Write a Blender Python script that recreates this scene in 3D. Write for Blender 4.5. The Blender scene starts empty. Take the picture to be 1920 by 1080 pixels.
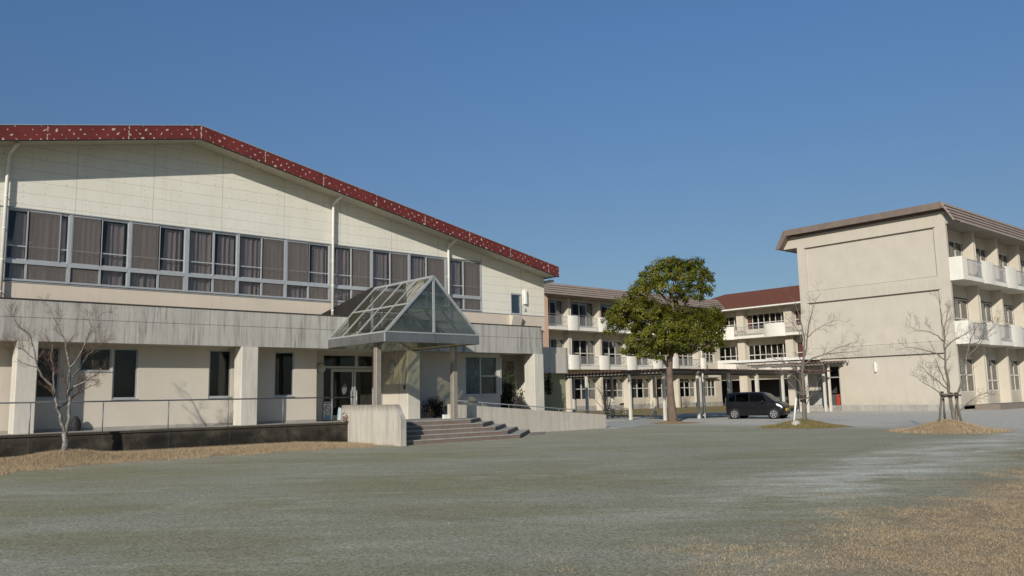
import bpy, bmesh, math, random
from mathutils import Vector, Matrix, noise
PI = math.pi
random.seed(7)
sc = bpy.context.scene
COL = sc.collection

# ------------------------------------------------------------------ objects
def tag(o, label=None, cat=None, group=None, kind=None):
    if label: o['label'] = label
    if cat: o['category'] = cat
    if group: o['group'] = group
    if kind: o['kind'] = kind
    return o

def thing(name, loc=(0, 0, 0), label=None, cat=None, group=None):
    o = bpy.data.objects.new(name, None); COL.objects.link(o)
    o.location = loc; o.empty_display_size = .2
    return tag(o, label, cat, group)

def wloc(o):
    v = Vector((0, 0, 0))
    while o is not None:
        v += o.location; o = o.parent
    return v

class MB:
    """collects world-space geometry, linked as one mesh object"""
    def __init__(s): s.v = []; s.f = []; s.m = []; s.cur = 0; s.smooth = False; s.sm = []
    def add(s, vs, fs):
        n = len(s.v); s.v += [tuple(v) for v in vs]
        for f in fs:
            s.f.append([i + n for i in f]); s.m.append(s.cur); s.sm.append(s.smooth)
        return s
    def box(s, x0, x1, y0, y1, z0, z1):
        x0, x1 = min(x0, x1), max(x0, x1); y0, y1 = min(y0, y1), max(y0, y1); z0, z1 = min(z0, z1), max(z0, z1)
        return s.add([(x0,y0,z0),(x1,y0,z0),(x1,y1,z0),(x0,y1,z0),(x0,y0,z1),(x1,y0,z1),(x1,y1,z1),(x0,y1,z1)],
              [(0,3,2,1),(4,5,6,7),(0,1,5,4),(1,2,6,5),(2,3,7,6),(3,0,4,7)])
    def cbox(s, x0, x1, y0, y1, z0, z1, c=.02):
        """box with its upright edges chamfered"""
        P = [(x0+c,y0),(x1-c,y0),(x1,y0+c),(x1,y1-c),(x1-c,y1),(x0+c,y1),(x0,y1-c),(x0,y0+c)]
        return s.prism([(a, b) for a, b in P], z0, z1)
    def prism(s, P, z0, z1):
        n = len(P)
        vs = [(x, y, z0) for x, y in P] + [(x, y, z1) for x, y in P]
        fs = [tuple(range(n))[::-1], tuple(range(n, 2*n))] + [(i, (i+1) % n, (i+1) % n + n, i + n) for i in range(n)]
        return s.add(vs, fs)
    def ext(s, P, d):
        """polygon of 3D points pushed along d"""
        n = len(P); d = Vector(d)
        vs = [Vector(p) for p in P] + [Vector(p) + d for p in P]
        fs = [tuple(range(n))[::-1], tuple(range(n, 2*n))] + [(i, (i+1) % n, (i+1) % n + n, i + n) for i in range(n)]
        return s.add(vs, fs)
    def bar(s, a, b, w, h=None, up=(0, 0, 1)):
        """square bar from a to b"""
        h = w if h is None else h
        a = Vector(a); b = Vector(b); d = (b - a).normalized(); up = Vector(up)
        if abs(d.dot(up)) > .99: up = Vector((1, 0, 0))
        r = d.cross(up).normalized(); u = r.cross(d).normalized()
        vs = []
        for p in (a, b):
            for i, j in ((-1,-1),(1,-1),(1,1),(-1,1)): vs.append(p + r*i*w/2 + u*j*h/2)
        return s.add(vs, [(3,2,1,0),(4,5,6,7),(0,1,5,4),(1,2,6,5),(2,3,7,6),(3,0,4,7)])
    def tube(s, pts, rad, n=8, cap=True):
        pts = [Vector(p) for p in pts]
        if not hasattr(rad, '__len__'): rad = [rad]*len(pts)
        vs = []; fs = []; pr = None
        for i, p in enumerate(pts):
            d = (pts[min(i+1, len(pts)-1)] - pts[max(i-1, 0)]).normalized()
            if pr is None:
                a = Vector((0, 0, 1)) if abs(d.z) < .9 else Vector((1, 0, 0))
                r = d.cross(a).normalized()
            else:
                r = (pr - d*pr.dot(d)).normalized()
            pr = r; u = d.cross(r)
            for k in range(n):
                t = 2*PI*k/n; vs.append(p + (r*math.cos(t) + u*math.sin(t))*rad[i])
        for i in range(len(pts)-1):
            for k in range(n):
                k2 = (k+1) % n
                fs.append((i*n+k, i*n+k2, (i+1)*n+k2, (i+1)*n+k))
        if cap:
            fs.append(tuple(range(n))[::-1]); fs.append(tuple(range((len(pts)-1)*n, len(pts)*n)))
        sm = s.smooth; s.smooth = n > 4; s.add(vs, fs); s.smooth = sm
        return s
    def quad(s, a, b, c, d): return s.add([a, b, c, d], [(0, 1, 2, 3)])
    def build(s, name, mat, parent=None, loc=None, bevel=0):
        me = bpy.data.meshes.new(name)
        off = wloc(parent) if parent is not None else Vector(loc or (0, 0, 0))
        me.from_pydata([Vector(v) - off for v in s.v], [], s.f); me.validate(); 
        mats = mat if isinstance(mat, (list, tuple)) else [mat]
        for m in mats: me.materials.append(m)
        if len(me.polygons) == len(s.m):
            me.polygons.foreach_set('material_index', s.m); me.polygons.foreach_set('use_smooth', s.sm)
        me.update()
        o = bpy.data.objects.new(name, me); COL.objects.link(o)
        if parent is not None: o.parent = parent
        else: o.location = off
        if bevel:
            b = o.modifiers.new('bevel', 'BEVEL'); b.width = bevel; b.segments = 1; b.limit_method = 'ANGLE'; b.angle_limit = math.radians(50)
        return o

# ------------------------------------------------------------------ materials
class N:
    def __init__(s, name):
        s.mat = bpy.data.materials.new(name); s.mat.use_nodes = True
        s.t = s.mat.node_tree; s.t.nodes.clear()
        s.out = s.t.nodes.new('ShaderNodeOutputMaterial')
        s.geo = None
    def n(s, typ, **kw):
        nd = s.t.nodes.new(typ)
        for k, v in kw.items():
            if hasattr(nd, k) and not k.startswith('i_'): setattr(nd, k, v)
        return nd
    def l(s, a, b): s.t.links.new(a, b)
    def set(s, sock, v):
        if hasattr(v, 'is_output') or isinstance(v, bpy.types.NodeSocket): s.l(v, sock)
        else: sock.default_value = v
    def pos(s):
        if s.geo is None: s.geo = s.n('ShaderNodeNewGeometry')
        return s.geo.outputs['Position']
    def xyz(s, v=None):
        x = s.n('ShaderNodeSeparateXYZ'); s.l(v or s.pos(), x.inputs[0]); return x.outputs
    def map(s, scale=(1, 1, 1), v=None, rot=(0, 0, 0)):
        m = s.n('ShaderNodeMapping'); m.inputs['Scale'].default_value = scale; m.inputs['Rotation'].default_value = rot
        s.l(v or s.pos(), m.inputs[0]); return m.outputs[0]
    def noise(s, scale, detail=4, rough=.55, v=None, dist=0):
        t = s.n('ShaderNodeTexNoise'); t.inputs['Scale'].default_value = scale; t.inputs['Detail'].default_value = detail
        t.inputs['Roughness'].default_value = rough; t.inputs['Distortion'].default_value = dist
        s.l(v or s.pos(), t.inputs['Vector']); return t.outputs[0]
    def vor(s, scale, v=None, feature='F1', out='Distance', rnd=1):
        t = s.n('ShaderNodeTexVoronoi'); t.feature = feature; t.inputs['Scale'].default_value = scale
        t.inputs['Randomness'].default_value = rnd
        s.l(v or s.pos(), t.inputs['Vector']); return t.outputs[out]
    def ramp(s, f, stops, interp='LINEAR'):
        r = s.n('ShaderNodeValToRGB'); r.color_ramp.interpolation = interp
        e = r.color_ramp.elements
        while len(e) < len(stops): e.new(.5)
        for i, (p, c) in enumerate(stops):
            e[i].position = p; e[i].color = (*c, 1) if len(c) == 3 else c
        s.l(f, r.inputs[0]); return r.outputs[0]
    def g(s, f, a, b):
        m = s.n('ShaderNodeMapRange'); m.inputs[1].default_value = a; m.inputs[2].default_value = b; m.clamp = True
        s.set(m.inputs[0], f); return m.outputs[0]
    def math(s, op, a, b=0, c=None):
        m = s.n('ShaderNodeMath'); m.operation = op; s.set(m.inputs[0], a); s.set(m.inputs[1], b)
        if c is not None: s.set(m.inputs[2], c)
        return m.outputs[0]
    def mix(s, f, a, b, mode='MIX'):
        m = s.n('ShaderNodeMix'); m.data_type = 'RGBA'; m.blend_type = mode
        s.set(m.inputs[0], f)
        for i, v in ((6, a), (7, b)):
            if isinstance(v, tuple): m.inputs[i].default_value = (*v, 1)
            else: s.l(v, m.inputs[i])
        return m.outputs[2]
    def bsdf(s, col, rough=.8, metal=0, spec=.4, bump=None, bstr=.3, bdist=.02, coat=0):
        b = s.n('ShaderNodeBsdfPrincipled')
        if isinstance(col, tuple): b.inputs['Base Color'].default_value = (*col, 1)
        else: s.l(col, b.inputs['Base Color'])
        s.set(b.inputs['Roughness'], rough); b.inputs['Metallic'].default_value = metal
        b.inputs['Specular IOR Level'].default_value = spec
        b.inputs['Coat Weight'].default_value = coat
        if bump is not None:
            bp = s.n('ShaderNodeBump'); bp.inputs['Strength'].default_value = bstr; bp.inputs['Distance'].default_value = bdist
            s.l(bump, bp.inputs['Height']); s.l(bp.outputs[0], b.inputs['Normal'])
        s.l(b.outputs[0], s.out.inputs[0]); return b

def simple(name, col, rough=.6, metal=0, var=.12, scale=6, spec=.4, coat=0, bump=0):
    k = N(name); nz = k.noise(scale, 5, .6)
    c = k.mix(k.g(nz, .3, .7), tuple(x*(1-var) for x in col), tuple(min(1, x*(1+var)) for x in col))
    k.bsdf(c, rough, metal, spec, bump=nz if bump else None, bstr=bump, coat=coat)
    return k.mat

def seam_mask(k, coord, period, off, w):
    """1 on thin lines every period"""
    a = k.math('MODULO', k.math('ADD', coord, 1000*period - off), period)
    a = k.math('ABSOLUTE', k.math('SUBTRACT', a, period/2))
    return k.math('GREATER_THAN', a, period/2 - w/2)

def m_panel():
    k = N('cream_cement_panel'); x = k.xyz()
    nz = k.noise(1.3, 5, .6); fine = k.noise(60, 3)
    c = k.mix(k.g(nz, .3, .75), (.65, .633, .55), (.71, .693, .61))
    c = k.mix(k.math('MULTIPLY', k.g(fine, .35, .75), .25), c, (.56, .51, .39))
    warm = k.g(x[0], 24.5, 28)
    c = k.mix(k.math('MULTIPLY', warm, .3), c, (.66, .56, .39))
    st = k.noise(1, 4, .6, v=k.map((7, 7, .5)))
    c = k.mix(k.math('MULTIPLY', k.g(st, .52, .8), .3), c, (.5, .45, .34))
    seam = k.math('MAXIMUM', seam_mask(k, x[2], .3765, .265, .014), seam_mask(k, x[0], 2.392, 1.503, .022))
    c = k.mix(k.math('MULTIPLY', seam, .6), c, (.3, .29, .27))
    # fixings: small dots in rows on the boards
    u = k.math('SUBTRACT', k.math('MODULO', k.math('ADD', x[0], 1000*.598 - 1.503), .598), .3)
    w = k.math('SUBTRACT', k.math('MODULO', k.math('ADD', x[2], 1000*.18825 - .22), .18825), .094)
    wob = k.math('MULTIPLY', k.math('SUBTRACT', k.noise(1.7, 2), .5), .3)
    u = k.math('ADD', u, wob)
    d = k.math('SQRT', k.math('ADD', k.math('MULTIPLY', u, u), k.math('MULTIPLY', w, w)))
    dots = k.math('MULTIPLY', k.math('LESS_THAN', d, .022), k.math('GREATER_THAN', k.noise(2.3, 2), .46))
    c = k.mix(k.math('MULTIPLY', dots, .5), c, (.3, .28, .26))
    k.bsdf(c, .75, bump=fine, bstr=.12); return k.mat

def m_render(name, a, b, streak=(.42, .3, .2), amt=.35, zlo=None, stain=(.25, .22, .18)):
    """painted render: mottled, faint runs of dirt"""
    k = N(name); x = k.xyz()
    nz = k.noise(.9, 6, .6); fine = k.noise(45, 4, .7)
    c = k.mix(k.g(nz, .3, .72), a, b)
    st = k.noise(1, 5, .62, v=k.map((3.2, 3.2, .25)))
    c = k.mix(k.math('MULTIPLY', k.g(st, .55, .8), amt), c, streak)
    st2 = k.noise(1, 4, .6, v=k.map((11, 11, .6)))
    c = k.mix(k.math('MULTIPLY', k.g(st2, .58, .85), amt*.8), c, stain)
    if zlo is not None:
        low = k.math('MULTIPLY', k.g(x[2], zlo+.45, zlo), k.g(nz, .35, .7))
        c = k.mix(k.math('MULTIPLY', low, .6), c, stain)
    k.bsdf(c, .85, bump=fine, bstr=.2, bdist=.01); return k.mat

def m_endwall():
    k = N('weathered_end_wall'); x = k.xyz()
    nz = k.noise(.9, 6, .6); fine = k.noise(45, 4, .7)
    c = k.mix(k.g(nz, .3, .72), (.462, .418, .342), (.49, .446, .37))
    st = k.noise(1, 5, .65, v=k.map((4, 3.2, .22)))
    st2 = k.noise(1, 5, .7, v=k.map((9, 9, .5)))
    c = k.mix(k.math('MULTIPLY', k.g(st, .52, .75), .25), c, (.36, .33, .27))
    band = k.math('MULTIPLY', k.g(x[2], 4.85, 4.5), k.g(x[2], 3.7, 4.0))
    band = k.math('MULTIPLY', band, k.g(st2, .38, .62))
    c = k.mix(k.math('MULTIPLY', band, .5), c, (.27, .26, .225))
    b2 = k.math('MULTIPLY', k.math('MULTIPLY', k.g(x[2], 9.4, 8.9), k.g(x[2], 8.3, 8.6)), k.g(st2, .45, .7))
    c = k.mix(k.math('MULTIPLY', b2, .35), c, (.3, .28, .235))
    top = k.math('MULTIPLY', k.g(x[2], 12.9, 13.8), k.g(st2, .45, .7))
    c = k.mix(k.math('MULTIPLY', top, .3), c, (.3, .275, .22))
    low = k.math('MULTIPLY', k.g(x[2], 1.3, .45), k.g(k.noise(1.6, 5), .35, .65))
    c = k.mix(k.math('MULTIPLY', low, .4), c, (.3, .27, .2))
    k.bsdf(c, .85, bump=fine, bstr=.3, bdist=.015); return k.mat

def m_concrete(name, a, b, dark, amt=.8, sx=5, rough=.9, top=None):
    k = N(name); x = k.xyz()
    nz = k.noise(1.1, 6, .62); fine = k.noise(38, 5, .7)
    c = k.mix(k.g(nz, .28, .74), a, b)
    st = k.noise(1, 6, .68, v=k.map((sx, sx, .35)), dist=.3)
    c = k.mix(k.math('MULTIPLY', k.g(st, .47, .74), amt), c, dark)
    st2 = k.noise(1, 5, .7, v=k.map((sx*3.4, sx*3.4, .8)))
    big = k.g(k.noise(.55, 3), .42, .68)
    c = k.mix(k.math('MULTIPLY', k.math('MULTIPLY', k.g(st2, .5, .72), big), amt), c, tuple(v*.55 for v in dark))
    lt = k.noise(1, 5, .6, v=k.map((sx*2, sx*2, .5)))
    c = k.mix(k.math('MULTIPLY', k.g(lt, .6, .8), .35), c, tuple(min(1, v*1.35) for v in b))
    if top is not None:
        drip = k.math('ADD', k.g(x[2], top-.5, top), k.math('MULTIPLY', k.math('SUBTRACT', st2, .5), 2.0))
        c = k.mix(k.math('MULTIPLY', k.g(drip, .5, 1.1), .75), c, (.07, .062, .048))
    k.bsdf(c, rough, bump=fine, bstr=.3, bdist=.015); return k.mat

def m_podium():
    k = N('algae_stained_concrete'); x = k.xyz()
    a = k.noise(1.7, 6, .65); st = k.noise(1, 6, .7, v=k.map((4, 4, .7)), dist=.4)
    c = k.ramp(a, [(.32, (.007, .006, .0045)), (.48, (.018, .0155, .011)), (.6, (.045, .038, .027)), (.74, (.095, .08, .056))])
    topb = k.g(x[2], .52, .7)
    c = k.mix(k.math('MULTIPLY', topb, .6), c, (.066, .055, .041))
    c = k.mix(k.math('MULTIPLY', k.g(st, .58, .8), .4), c, (.07, .063, .042))
    jl = seam_mask(k, x[0], 1.94, 1.1, .014)
    c = k.mix(k.math('MULTIPLY', jl, .3), c, (.15, .15, .11))
    k.bsdf(c, .9, bump=a, bstr=.3); return k.mat

def m_fascia():
    k = N('red_painted_fascia'); x = k.xyz()
    # position along the slope and height above the sloping fascia foot
    ax = k.math('ABSOLUTE', k.math('SUBTRACT', x[0], 9.9))
    h = k.math('ADD', k.math('SUBTRACT', x[2], 10.66), k.math('MULTIPLY', ax, .2032))
    nz = k.noise(5, 6, .7)
    c = k.mix(k.g(k.noise(1.4, 5, .6), .3, .7), (.105, .0175, .0145), (.155, .027, .022))
    # three rows of peeled fixings
    P = .33
    row = k.math('FLOOR', k.math('DIVIDE', k.math('ADD', h, 10*.155 + .06), .155))
    xx = k.math('ADD', x[0], k.math('MULTIPLY', row, .137))
    u = k.math('SUBTRACT', k.math('MODULO', k.math('ADD', xx, 1000*P), P), P/2)
    w = k.math('SUBTRACT', k.math('MODULO', k.math('ADD', h, 10*.155 + .06), .155), .0775)
    du = k.math('ADD', u, k.math('MULTIPLY', k.math('SUBTRACT', k.noise(4.1, 2), .5), .3))
    dw = k.math('ADD', w, k.math('MULTIPLY', k.math('SUBTRACT', k.noise(5.3, 2), .5), .17))
    d = k.math('SQRT', k.math('ADD', k.math('MULTIPLY', du, du), k.math('MULTIPLY', k.math('MULTIPLY', dw, dw), .6)))
    d = k.math('ADD', d, k.math('MULTIPLY', k.math('SUBTRACT', k.noise(31, 4, .75), .5), .06))
    size = k.math('ADD', k.math('MULTIPLY', k.g(k.noise(3.3, 2), .35, .7), .034), .004)
    spot = k.math('MULTIPLY', k.math('LESS_THAN', d, size), .85)
    c = k.mix(spot, c, (.5, .45, .38))
    # board joints with torn paint
    J = 2.35
    ju = k.math('ABSOLUTE', k.math('SUBTRACT', k.math('MODULO', k.math('ADD', x[0], 100*J - 9.9 + J/2), J), J/2))
    tear = k.math('LESS_THAN', k.math('ADD', ju, k.math('MULTIPLY', k.math('SUBTRACT', k.noise(13, 5, .75), .42), .16)), .024)
    c = k.mix(tear, c, (.42, .38, .31))
    k.bsdf(c, .5, spec=.4, bump=nz, bstr=.15); return k.mat

def m_glass(name, tint=(.9, .92, .91), refl=.9, rough=.01, dirt=0.0, dcol=(.2, .2, .14), streaky=False):
    k = N(name)
    tr = k.n('ShaderNodeBsdfTransparent'); tr.inputs[0].default_value = (*tint, 1)
    gl = k.n('ShaderNodeBsdfGlossy'); gl.inputs['Roughness'].default_value = rough
    gl.inputs['Color'].default_value = (refl, refl, refl, 1)
    wob = k.noise(.8, 2); bp = k.n('ShaderNodeBump'); bp.inputs['Strength'].default_value = .05; bp.inputs['Distance'].default_value = .05
    k.l(wob, bp.inputs['Height']); k.l(bp.outputs[0], gl.inputs['Normal'])
    fr = k.n('ShaderNodeFresnel'); fr.inputs[0].default_value = 1.5
    f = k.math('MINIMUM', k.math('MULTIPLY', fr.outputs[0], .75), 1)
    mx = k.n('ShaderNodeMixShader'); k.l(f, mx.inputs[0]); k.l(tr.outputs[0], mx.inputs[1]); k.l(gl.outputs[0], mx.inputs[2])
    sh = mx.outputs[0]
    if dirt:
        df = k.n('ShaderNodeBsdfDiffuse')
        m = k.g(k.noise(1.5, 6, .7), .25, .8)
        dc = dcol
        if streaky:
            st = k.noise(1, 5, .65, v=k.map((1.2, 9, 1.0)))
            st2 = k.g(st, .5, .58)
            m = k.math('ADD', k.math('MULTIPLY', m, .55), k.math('MULTIPLY', st2, .9))
            cc = k.mix(st2, dcol, (.03, .026, .018))
            k.l(cc, df.inputs[0])
        else: df.inputs[0].default_value = (*dcol, 1)
        m2 = k.n('ShaderNodeMixShader'); k.l(k.math('MINIMUM', k.math('MULTIPLY', m, dirt), .97), m2.inputs[0]); k.l(sh, m2.inputs[1]); k.l(df.outputs[0], m2.inputs[2]); sh = m2.outputs[0]
    k.l(sh, k.out.inputs[0]); return k.mat

def m_screen():
    k = N('insect_screen'); df = k.n('ShaderNodeBsdfDiffuse')
    nz = k.noise(1, 3, .5, v=k.map((28, 28, .15)))
    c = k.mix(k.g(nz, .3, .7), (.19, .168, .152), (.245, .218, .2)); k.l(c, df.inputs[0])
    tr = k.n('ShaderNodeBsdfTransparent')
    mx = k.n('ShaderNodeMixShader'); mx.inputs[0].default_value = .3; k.l(tr.outputs[0], mx.inputs[1]); k.l(df.outputs[0], mx.inputs[2])
    k.l(mx.outputs[0], k.out.inputs[0]); return k.mat

def m_ground():
    k = N('gravel_yard'); x = k.xyz(); P = k.pos()
    big = k.noise(.09, 5, .6); mid = k.noise(.45, 6, .65); fine = k.noise(9, 5, .75); grit = k.noise(70, 4, .8)
    # base: mossy grey-green decomposed granite, blotched at several sizes, drawn out along the driving direction
    RV = k.map(rot=(0, 0, .72))          # across the yard: the way it is driven and dragged
    big2 = k.noise(1, 6, .66, v=k.map((.13, .36, 1), v=RV), dist=.4)
    n2 = k.noise(1, 6, .74, v=k.map((.3, .75, 1), v=RV), dist=.6)
    n3 = k.noise(1.1, 6, .78)
    c = k.mix(k.g(big2, .42, .58), (.265, .254, .168), (.315, .308, .265))        # olive fines / grey chips
    c = k.mix(k.math('MULTIPLY', k.g(n2, .52, .64), .7), c, (.39, .382, .335))
    c = k.mix(k.math('MULTIPLY', k.g(n2, .46, .36), .55), c, (.215, .206, .135))
    c = k.mix(k.math('MULTIPLY', k.g(n3, .5, .74), .22), c, (.23, .222, .15))
    c = k.mix(k.math('MULTIPLY', k.g(k.noise(3.4, 5, .7), .5, .76), .16), c, (.36, .35, .31))
    st = k.noise(1, 6, .7, v=k.map((.1, 1.5, 1), v=RV))
    c = k.mix(k.math('MULTIPLY', k.g(st, .56, .68), .5), c, (.42, .41, .355))
    c = k.mix(1.0, c, (1.03, 1.02, .88), 'MULTIPLY')
    # the yard is mixed paler towards the buildings
    dry = k.g(k.math('ADD', k.math('ADD', k.math('MULTIPLY', x[0], .6), k.math('MULTIPLY', x[1], .7)), k.math('MULTIPLY', k.math('SUBTRACT', big, .5), 14)), 15, 33)
    c = k.mix(k.math('MULTIPLY', dry, .5), c, (.385, .375, .29))
    # pale dust fan on the right
    cx = k.math('ADD', x[0], k.math('MULTIPLY', k.math('SUBTRACT', mid, .5), 5))
    yy = k.math('ADD', k.math('SUBTRACT', x[1], 7.1), k.math('MULTIPLY', k.math('SUBTRACT', x[0], 12), -.15))
    yy = k.math('ADD', yy, k.math('MULTIPLY', k.math('SUBTRACT', k.noise(.6, 5, .7), .5), 3.2))
    dust = k.math('MULTIPLY', k.g(k.math('ABSOLUTE', yy), 1.9, .5), k.g(cx, 8.0, 12))
    dust = k.math('MULTIPLY', dust, k.g(k.noise(1, 5, .75, v=k.map((.45, 1.3, 1), v=RV), dist=.4), .38, .66))
    c = k.mix(k.math('MULTIPLY', dust, .85), c, (.74, .715, .63))
    streak2 = k.noise(1, 5, .7, v=k.map((.07, .8, 1), v=RV))
    c = k.mix(k.math('MULTIPLY', k.g(streak2, .58, .72), .4), c, (.36, .37, .33))
    # grey crushed stone of the car park
    gx = k.math('ADD', k.math('SUBTRACT', x[0], 33.5), k.math('MULTIPLY', k.math('SUBTRACT', mid, .5), 1.6))
    gr = k.g(gx, -1.6, 2.2)
    gcol = k.mix(k.g(k.noise(5, 5, .8), .3, .72), (.4, .375, .32), (.74, .70, .61))
    c = k.mix(gr, c, gcol)
    # straw coloured dead grass: bottom right, and along the wall
    wob = k.math('MULTIPLY', k.math('SUBTRACT', k.noise(.8, 6, .75), .5), 5.0)
    ga = k.math('ADD', k.math('SUBTRACT', 5.6, x[1]), wob)
    ga = k.math('ADD', ga, k.math('MULTIPLY', k.math('SUBTRACT', x[0], 11), .06))
    grass = k.math('MULTIPLY', k.g(ga, -.2, 1.6), k.g(x[0], 3.6, 8.0))
    patch = k.g(k.noise(2.6, 6, .8), .3, .52)
    grass = k.math('MULTIPLY', grass, k.math('ADD', k.math('MULTIPLY', patch, .6), .4))
    wob2 = k.math('MULTIPLY', k.math('SUBTRACT', k.noise(1.6, 5, .75), .5), 1.6)
    gb = k.math('ADD', k.math('SUBTRACT', x[1], 24.3), wob2)
    gb = k.math('ADD', gb, k.math('MULTIPLY', k.g(x[0], 7, 1), 2.4))
    strip = k.math('MULTIPLY', k.g(gb, -.3, .5), k.g(x[0], 15.6, 15.1))
    strip = k.math('MULTIPLY', strip, k.g(x[1], 30, 29))
    gcol = k.mix(k.g(k.noise(14, 5, .8), .3, .7), (.29, .205, .115), (.4, .3, .178))
    for mx_, my_, mr_ in ((33.2, 19.2, 1.9), (31.4, 12.5, 2.0), (35.3, 28.0, 1.7)):
        ax = k.math('SUBTRACT', x[0], mx_); ay = k.math('SUBTRACT', x[1], my_)
        dd = k.math('SQRT', k.math('ADD', k.math('MULTIPLY', ax, ax), k.math('MULTIPLY', ay, ay)))
        dd = k.math('ADD', dd, k.math('MULTIPLY', k.math('SUBTRACT', k.noise(1.3, 5, .75), .5), 2.6))
        strip = k.math('MAXIMUM', strip, k.math('MULTIPLY', k.g(dd, mr_+.3, mr_-.6), .8))
    c = k.mix(k.math('MAXIMUM', grass, strip), c, gcol)
    # turf of the courtyard
    cw = k.math('MULTIPLY', k.g(x[1], 38.5, 39.2), k.g(x[0], 43.5, 44))
    c = k.mix(cw, c, k.mix(k.g(k.noise(2, 5), .35, .65), (.19, .145, .05), (.3, .22, .09)))
    # grit
    c = k.mix(k.math('MULTIPLY', k.g(grit, .42, .72), .6), c, tuple([.075, .075, .055]))
    c = k.mix(k.math('MULTIPLY', k.g(k.noise(48, 3, .8), .55, .72), .6), c, (.5, .5, .46))
    c = k.mix(k.math('MULTIPLY', k.g(k.noise(30, 3, .8), .54, .7), .32), c, (.085, .085, .065))
    c = k.mix(k.math('MULTIPLY', k.g(k.noise(26, 3, .8), .56, .7), .3), c, (.4, .395, .35))
    for sc_, amt in ((46, .45),):          # single chips of stone, each its own tone
        vc = k.n('ShaderNodeSeparateColor'); k.l(k.vor(sc_, out='Color'), vc.inputs[0])
        val = k.math('ADD', k.math('MULTIPLY', vc.outputs[0], amt*1.5), 1 - amt*.75)
        cc = k.n('ShaderNodeCombineColor')
        for q in range(3): k.l(val, cc.inputs[q])
        c = k.mix(1.0, c, cc.outputs[0], 'MULTIPLY')
    hgt = k.math('ADD', k.math('MULTIPLY', grit, .5), k.math('ADD', k.math('MULTIPLY', k.noise(22, 4, .75), 1.0), k.math('MULTIPLY', k.noise(6, 4, .7), 1.6)))
    k.bsdf(c, .95, spec=.12, bump=hgt, bstr=.35, bdist=.018); return k.mat

def m_steps():
    k = N('brown_step_tile'); x = k.xyz()
    nz = k.noise(2, 5, .6)
    c = k.mix(k.g(nz, .3, .7), (.15, .112, .088), (.21, .16, .128))
    s1 = seam_mask(k, x[0], .3, .02, .012)
    c = k.mix(k.math('MULTIPLY', s1, .5), c, (.32, .28, .25))
    k.bsdf(c, .7, bump=nz, bstr=.15); return k.mat

def m_leaf():
    k = N('camphor_leaf'); oi = k.n('ShaderNodeAttribute'); oi.attribute_name = 'tone'; oi.attribute_type = 'GEOMETRY'
    c = k.ramp(oi.outputs['Fac'], [(0, (.03, .04, .006)), (.4, (.09, .1, .01)), (.75, (.15, .15, .014)), (1, (.22, .145, .026))])
    b = k.n('ShaderNodeBsdfPrincipled'); k.l(c, b.inputs['Base Color']); b.inputs['Roughness'].default_value = .5; b.inputs['Specular IOR Level'].default_value = .25
    tl = k.n('ShaderNodeBsdfTranslucent'); k.l(k.mix(.5, c, (.14, .16, .015)), tl.inputs[0])
    mx = k.n('ShaderNodeMixShader'); mx.inputs[0].default_value = .2; k.l(b.outputs[0], mx.inputs[1]); k.l(tl.outputs[0], mx.inputs[2])
    k.l(mx.outputs[0], k.out.inputs[0]); return k.mat

def m_bark(name, a, b, spots=None):
    k = N(name); st = k.noise(1, 6, .7, v=k.map((14, 14, 3)))
    c = k.mix(k.g(st, .35, .68), a, b)
    if spots: c = k.mix(k.g(k.noise(9, 4, .7), .5, .62), c, spots)
    k.bsdf(c, .9, bump=st, bstr=.5, bdist=.02); return k.mat

def m_curtain(name, a, b):
    k = N(name); nz = k.noise(1, 4, .6, v=k.map((16, 16, .4)))
    c = k.mix(k.g(nz, .3, .7), a, b); k.bsdf(c, .95, spec=.1); return k.mat

M = {}
M['panel'] = m_panel()
M['pink'] = m_render('pinkish_render', (.52, .45, .365), (.58, .505, .41), streak=(.5, .33, .2))
M['lower'] = m_render('cream_pink_render', (.50, .45, .375), (.55, .5, .42), amt=.2)
M['band'] = m_concrete('weathered_parapet_concrete', (.36, .348, .315), (.45, .436, .395), (.155, .15, .135), .95, 5)
M['colm'] = m_concrete('column_concrete', (.47, .445, .385), (.58, .55, .475), (.3, .28, .25), .4, 3)
M['stairwall'] = m_concrete('stair_wall_concrete', (.4, .37, .32), (.5, .465, .4), (.2, .18, .155), .7, 6, top=1.38)
M['ramp'] = m_concrete('ramp_wall_concrete', (.4, .37, .31), (.5, .46, .39), (.24, .215, .18), .6, 4)
M['podium'] = m_podium()
M['slab'] = simple('paving_concrete', (.33, .31, .27), .9, var=.2, scale=1.5, bump=.1)
M['path'] = simple('path_concrete', (.36, .37, .33), .9, var=.15, scale=2, bump=.1)
M['plinth'] = m_concrete('plinth_concrete', (.3, .29, .26), (.38, .365, .33), (.16, .15, .13), .7, 3)
M['fascia'] = m_fascia()
M['edge_and_shadow'] = simple('drip_edge_and_shadow_line', (.02, .016, .015), .6)
M['soffit'] = simple('soffit_board', (.5, .47, .38), .8)
M['gymroof'] = simple('red_metal_roof', (.2, .04, .035), .5)
M['alu'] = simple('anodised_aluminium', (.43, .445, .45), .42, metal=.35, var=.06)
M['alud'] = simple('dull_aluminium', (.36, .385, .39), .45, metal=.3, var=.08)
M['glass'] = m_glass('window_glass', dirt=.02)
M['schoolglass'] = m_glass('school_window_glass', tint=(.8, .82, .82), dirt=.02)
M['canopyglass'] = m_glass('canopy_glass', tint=(.8, .84, .83), dirt=.2, dcol=(.22, .235, .23))
M['roofglass'] = m_glass('dirty_roof_glass', tint=(.62, .63, .5), dirt=.9, dcol=(.088, .085, .055), streaky=True)
M['frost'] = m_glass('frosted_glass', tint=(.5, .55, .55), dirt=.75, dcol=(.3, .34, .34))
M['screen'] = m_screen()
M['curtain'] = m_curtain('mauve_curtain', (.42, .315, .31), (.64, .5, .49))
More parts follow.
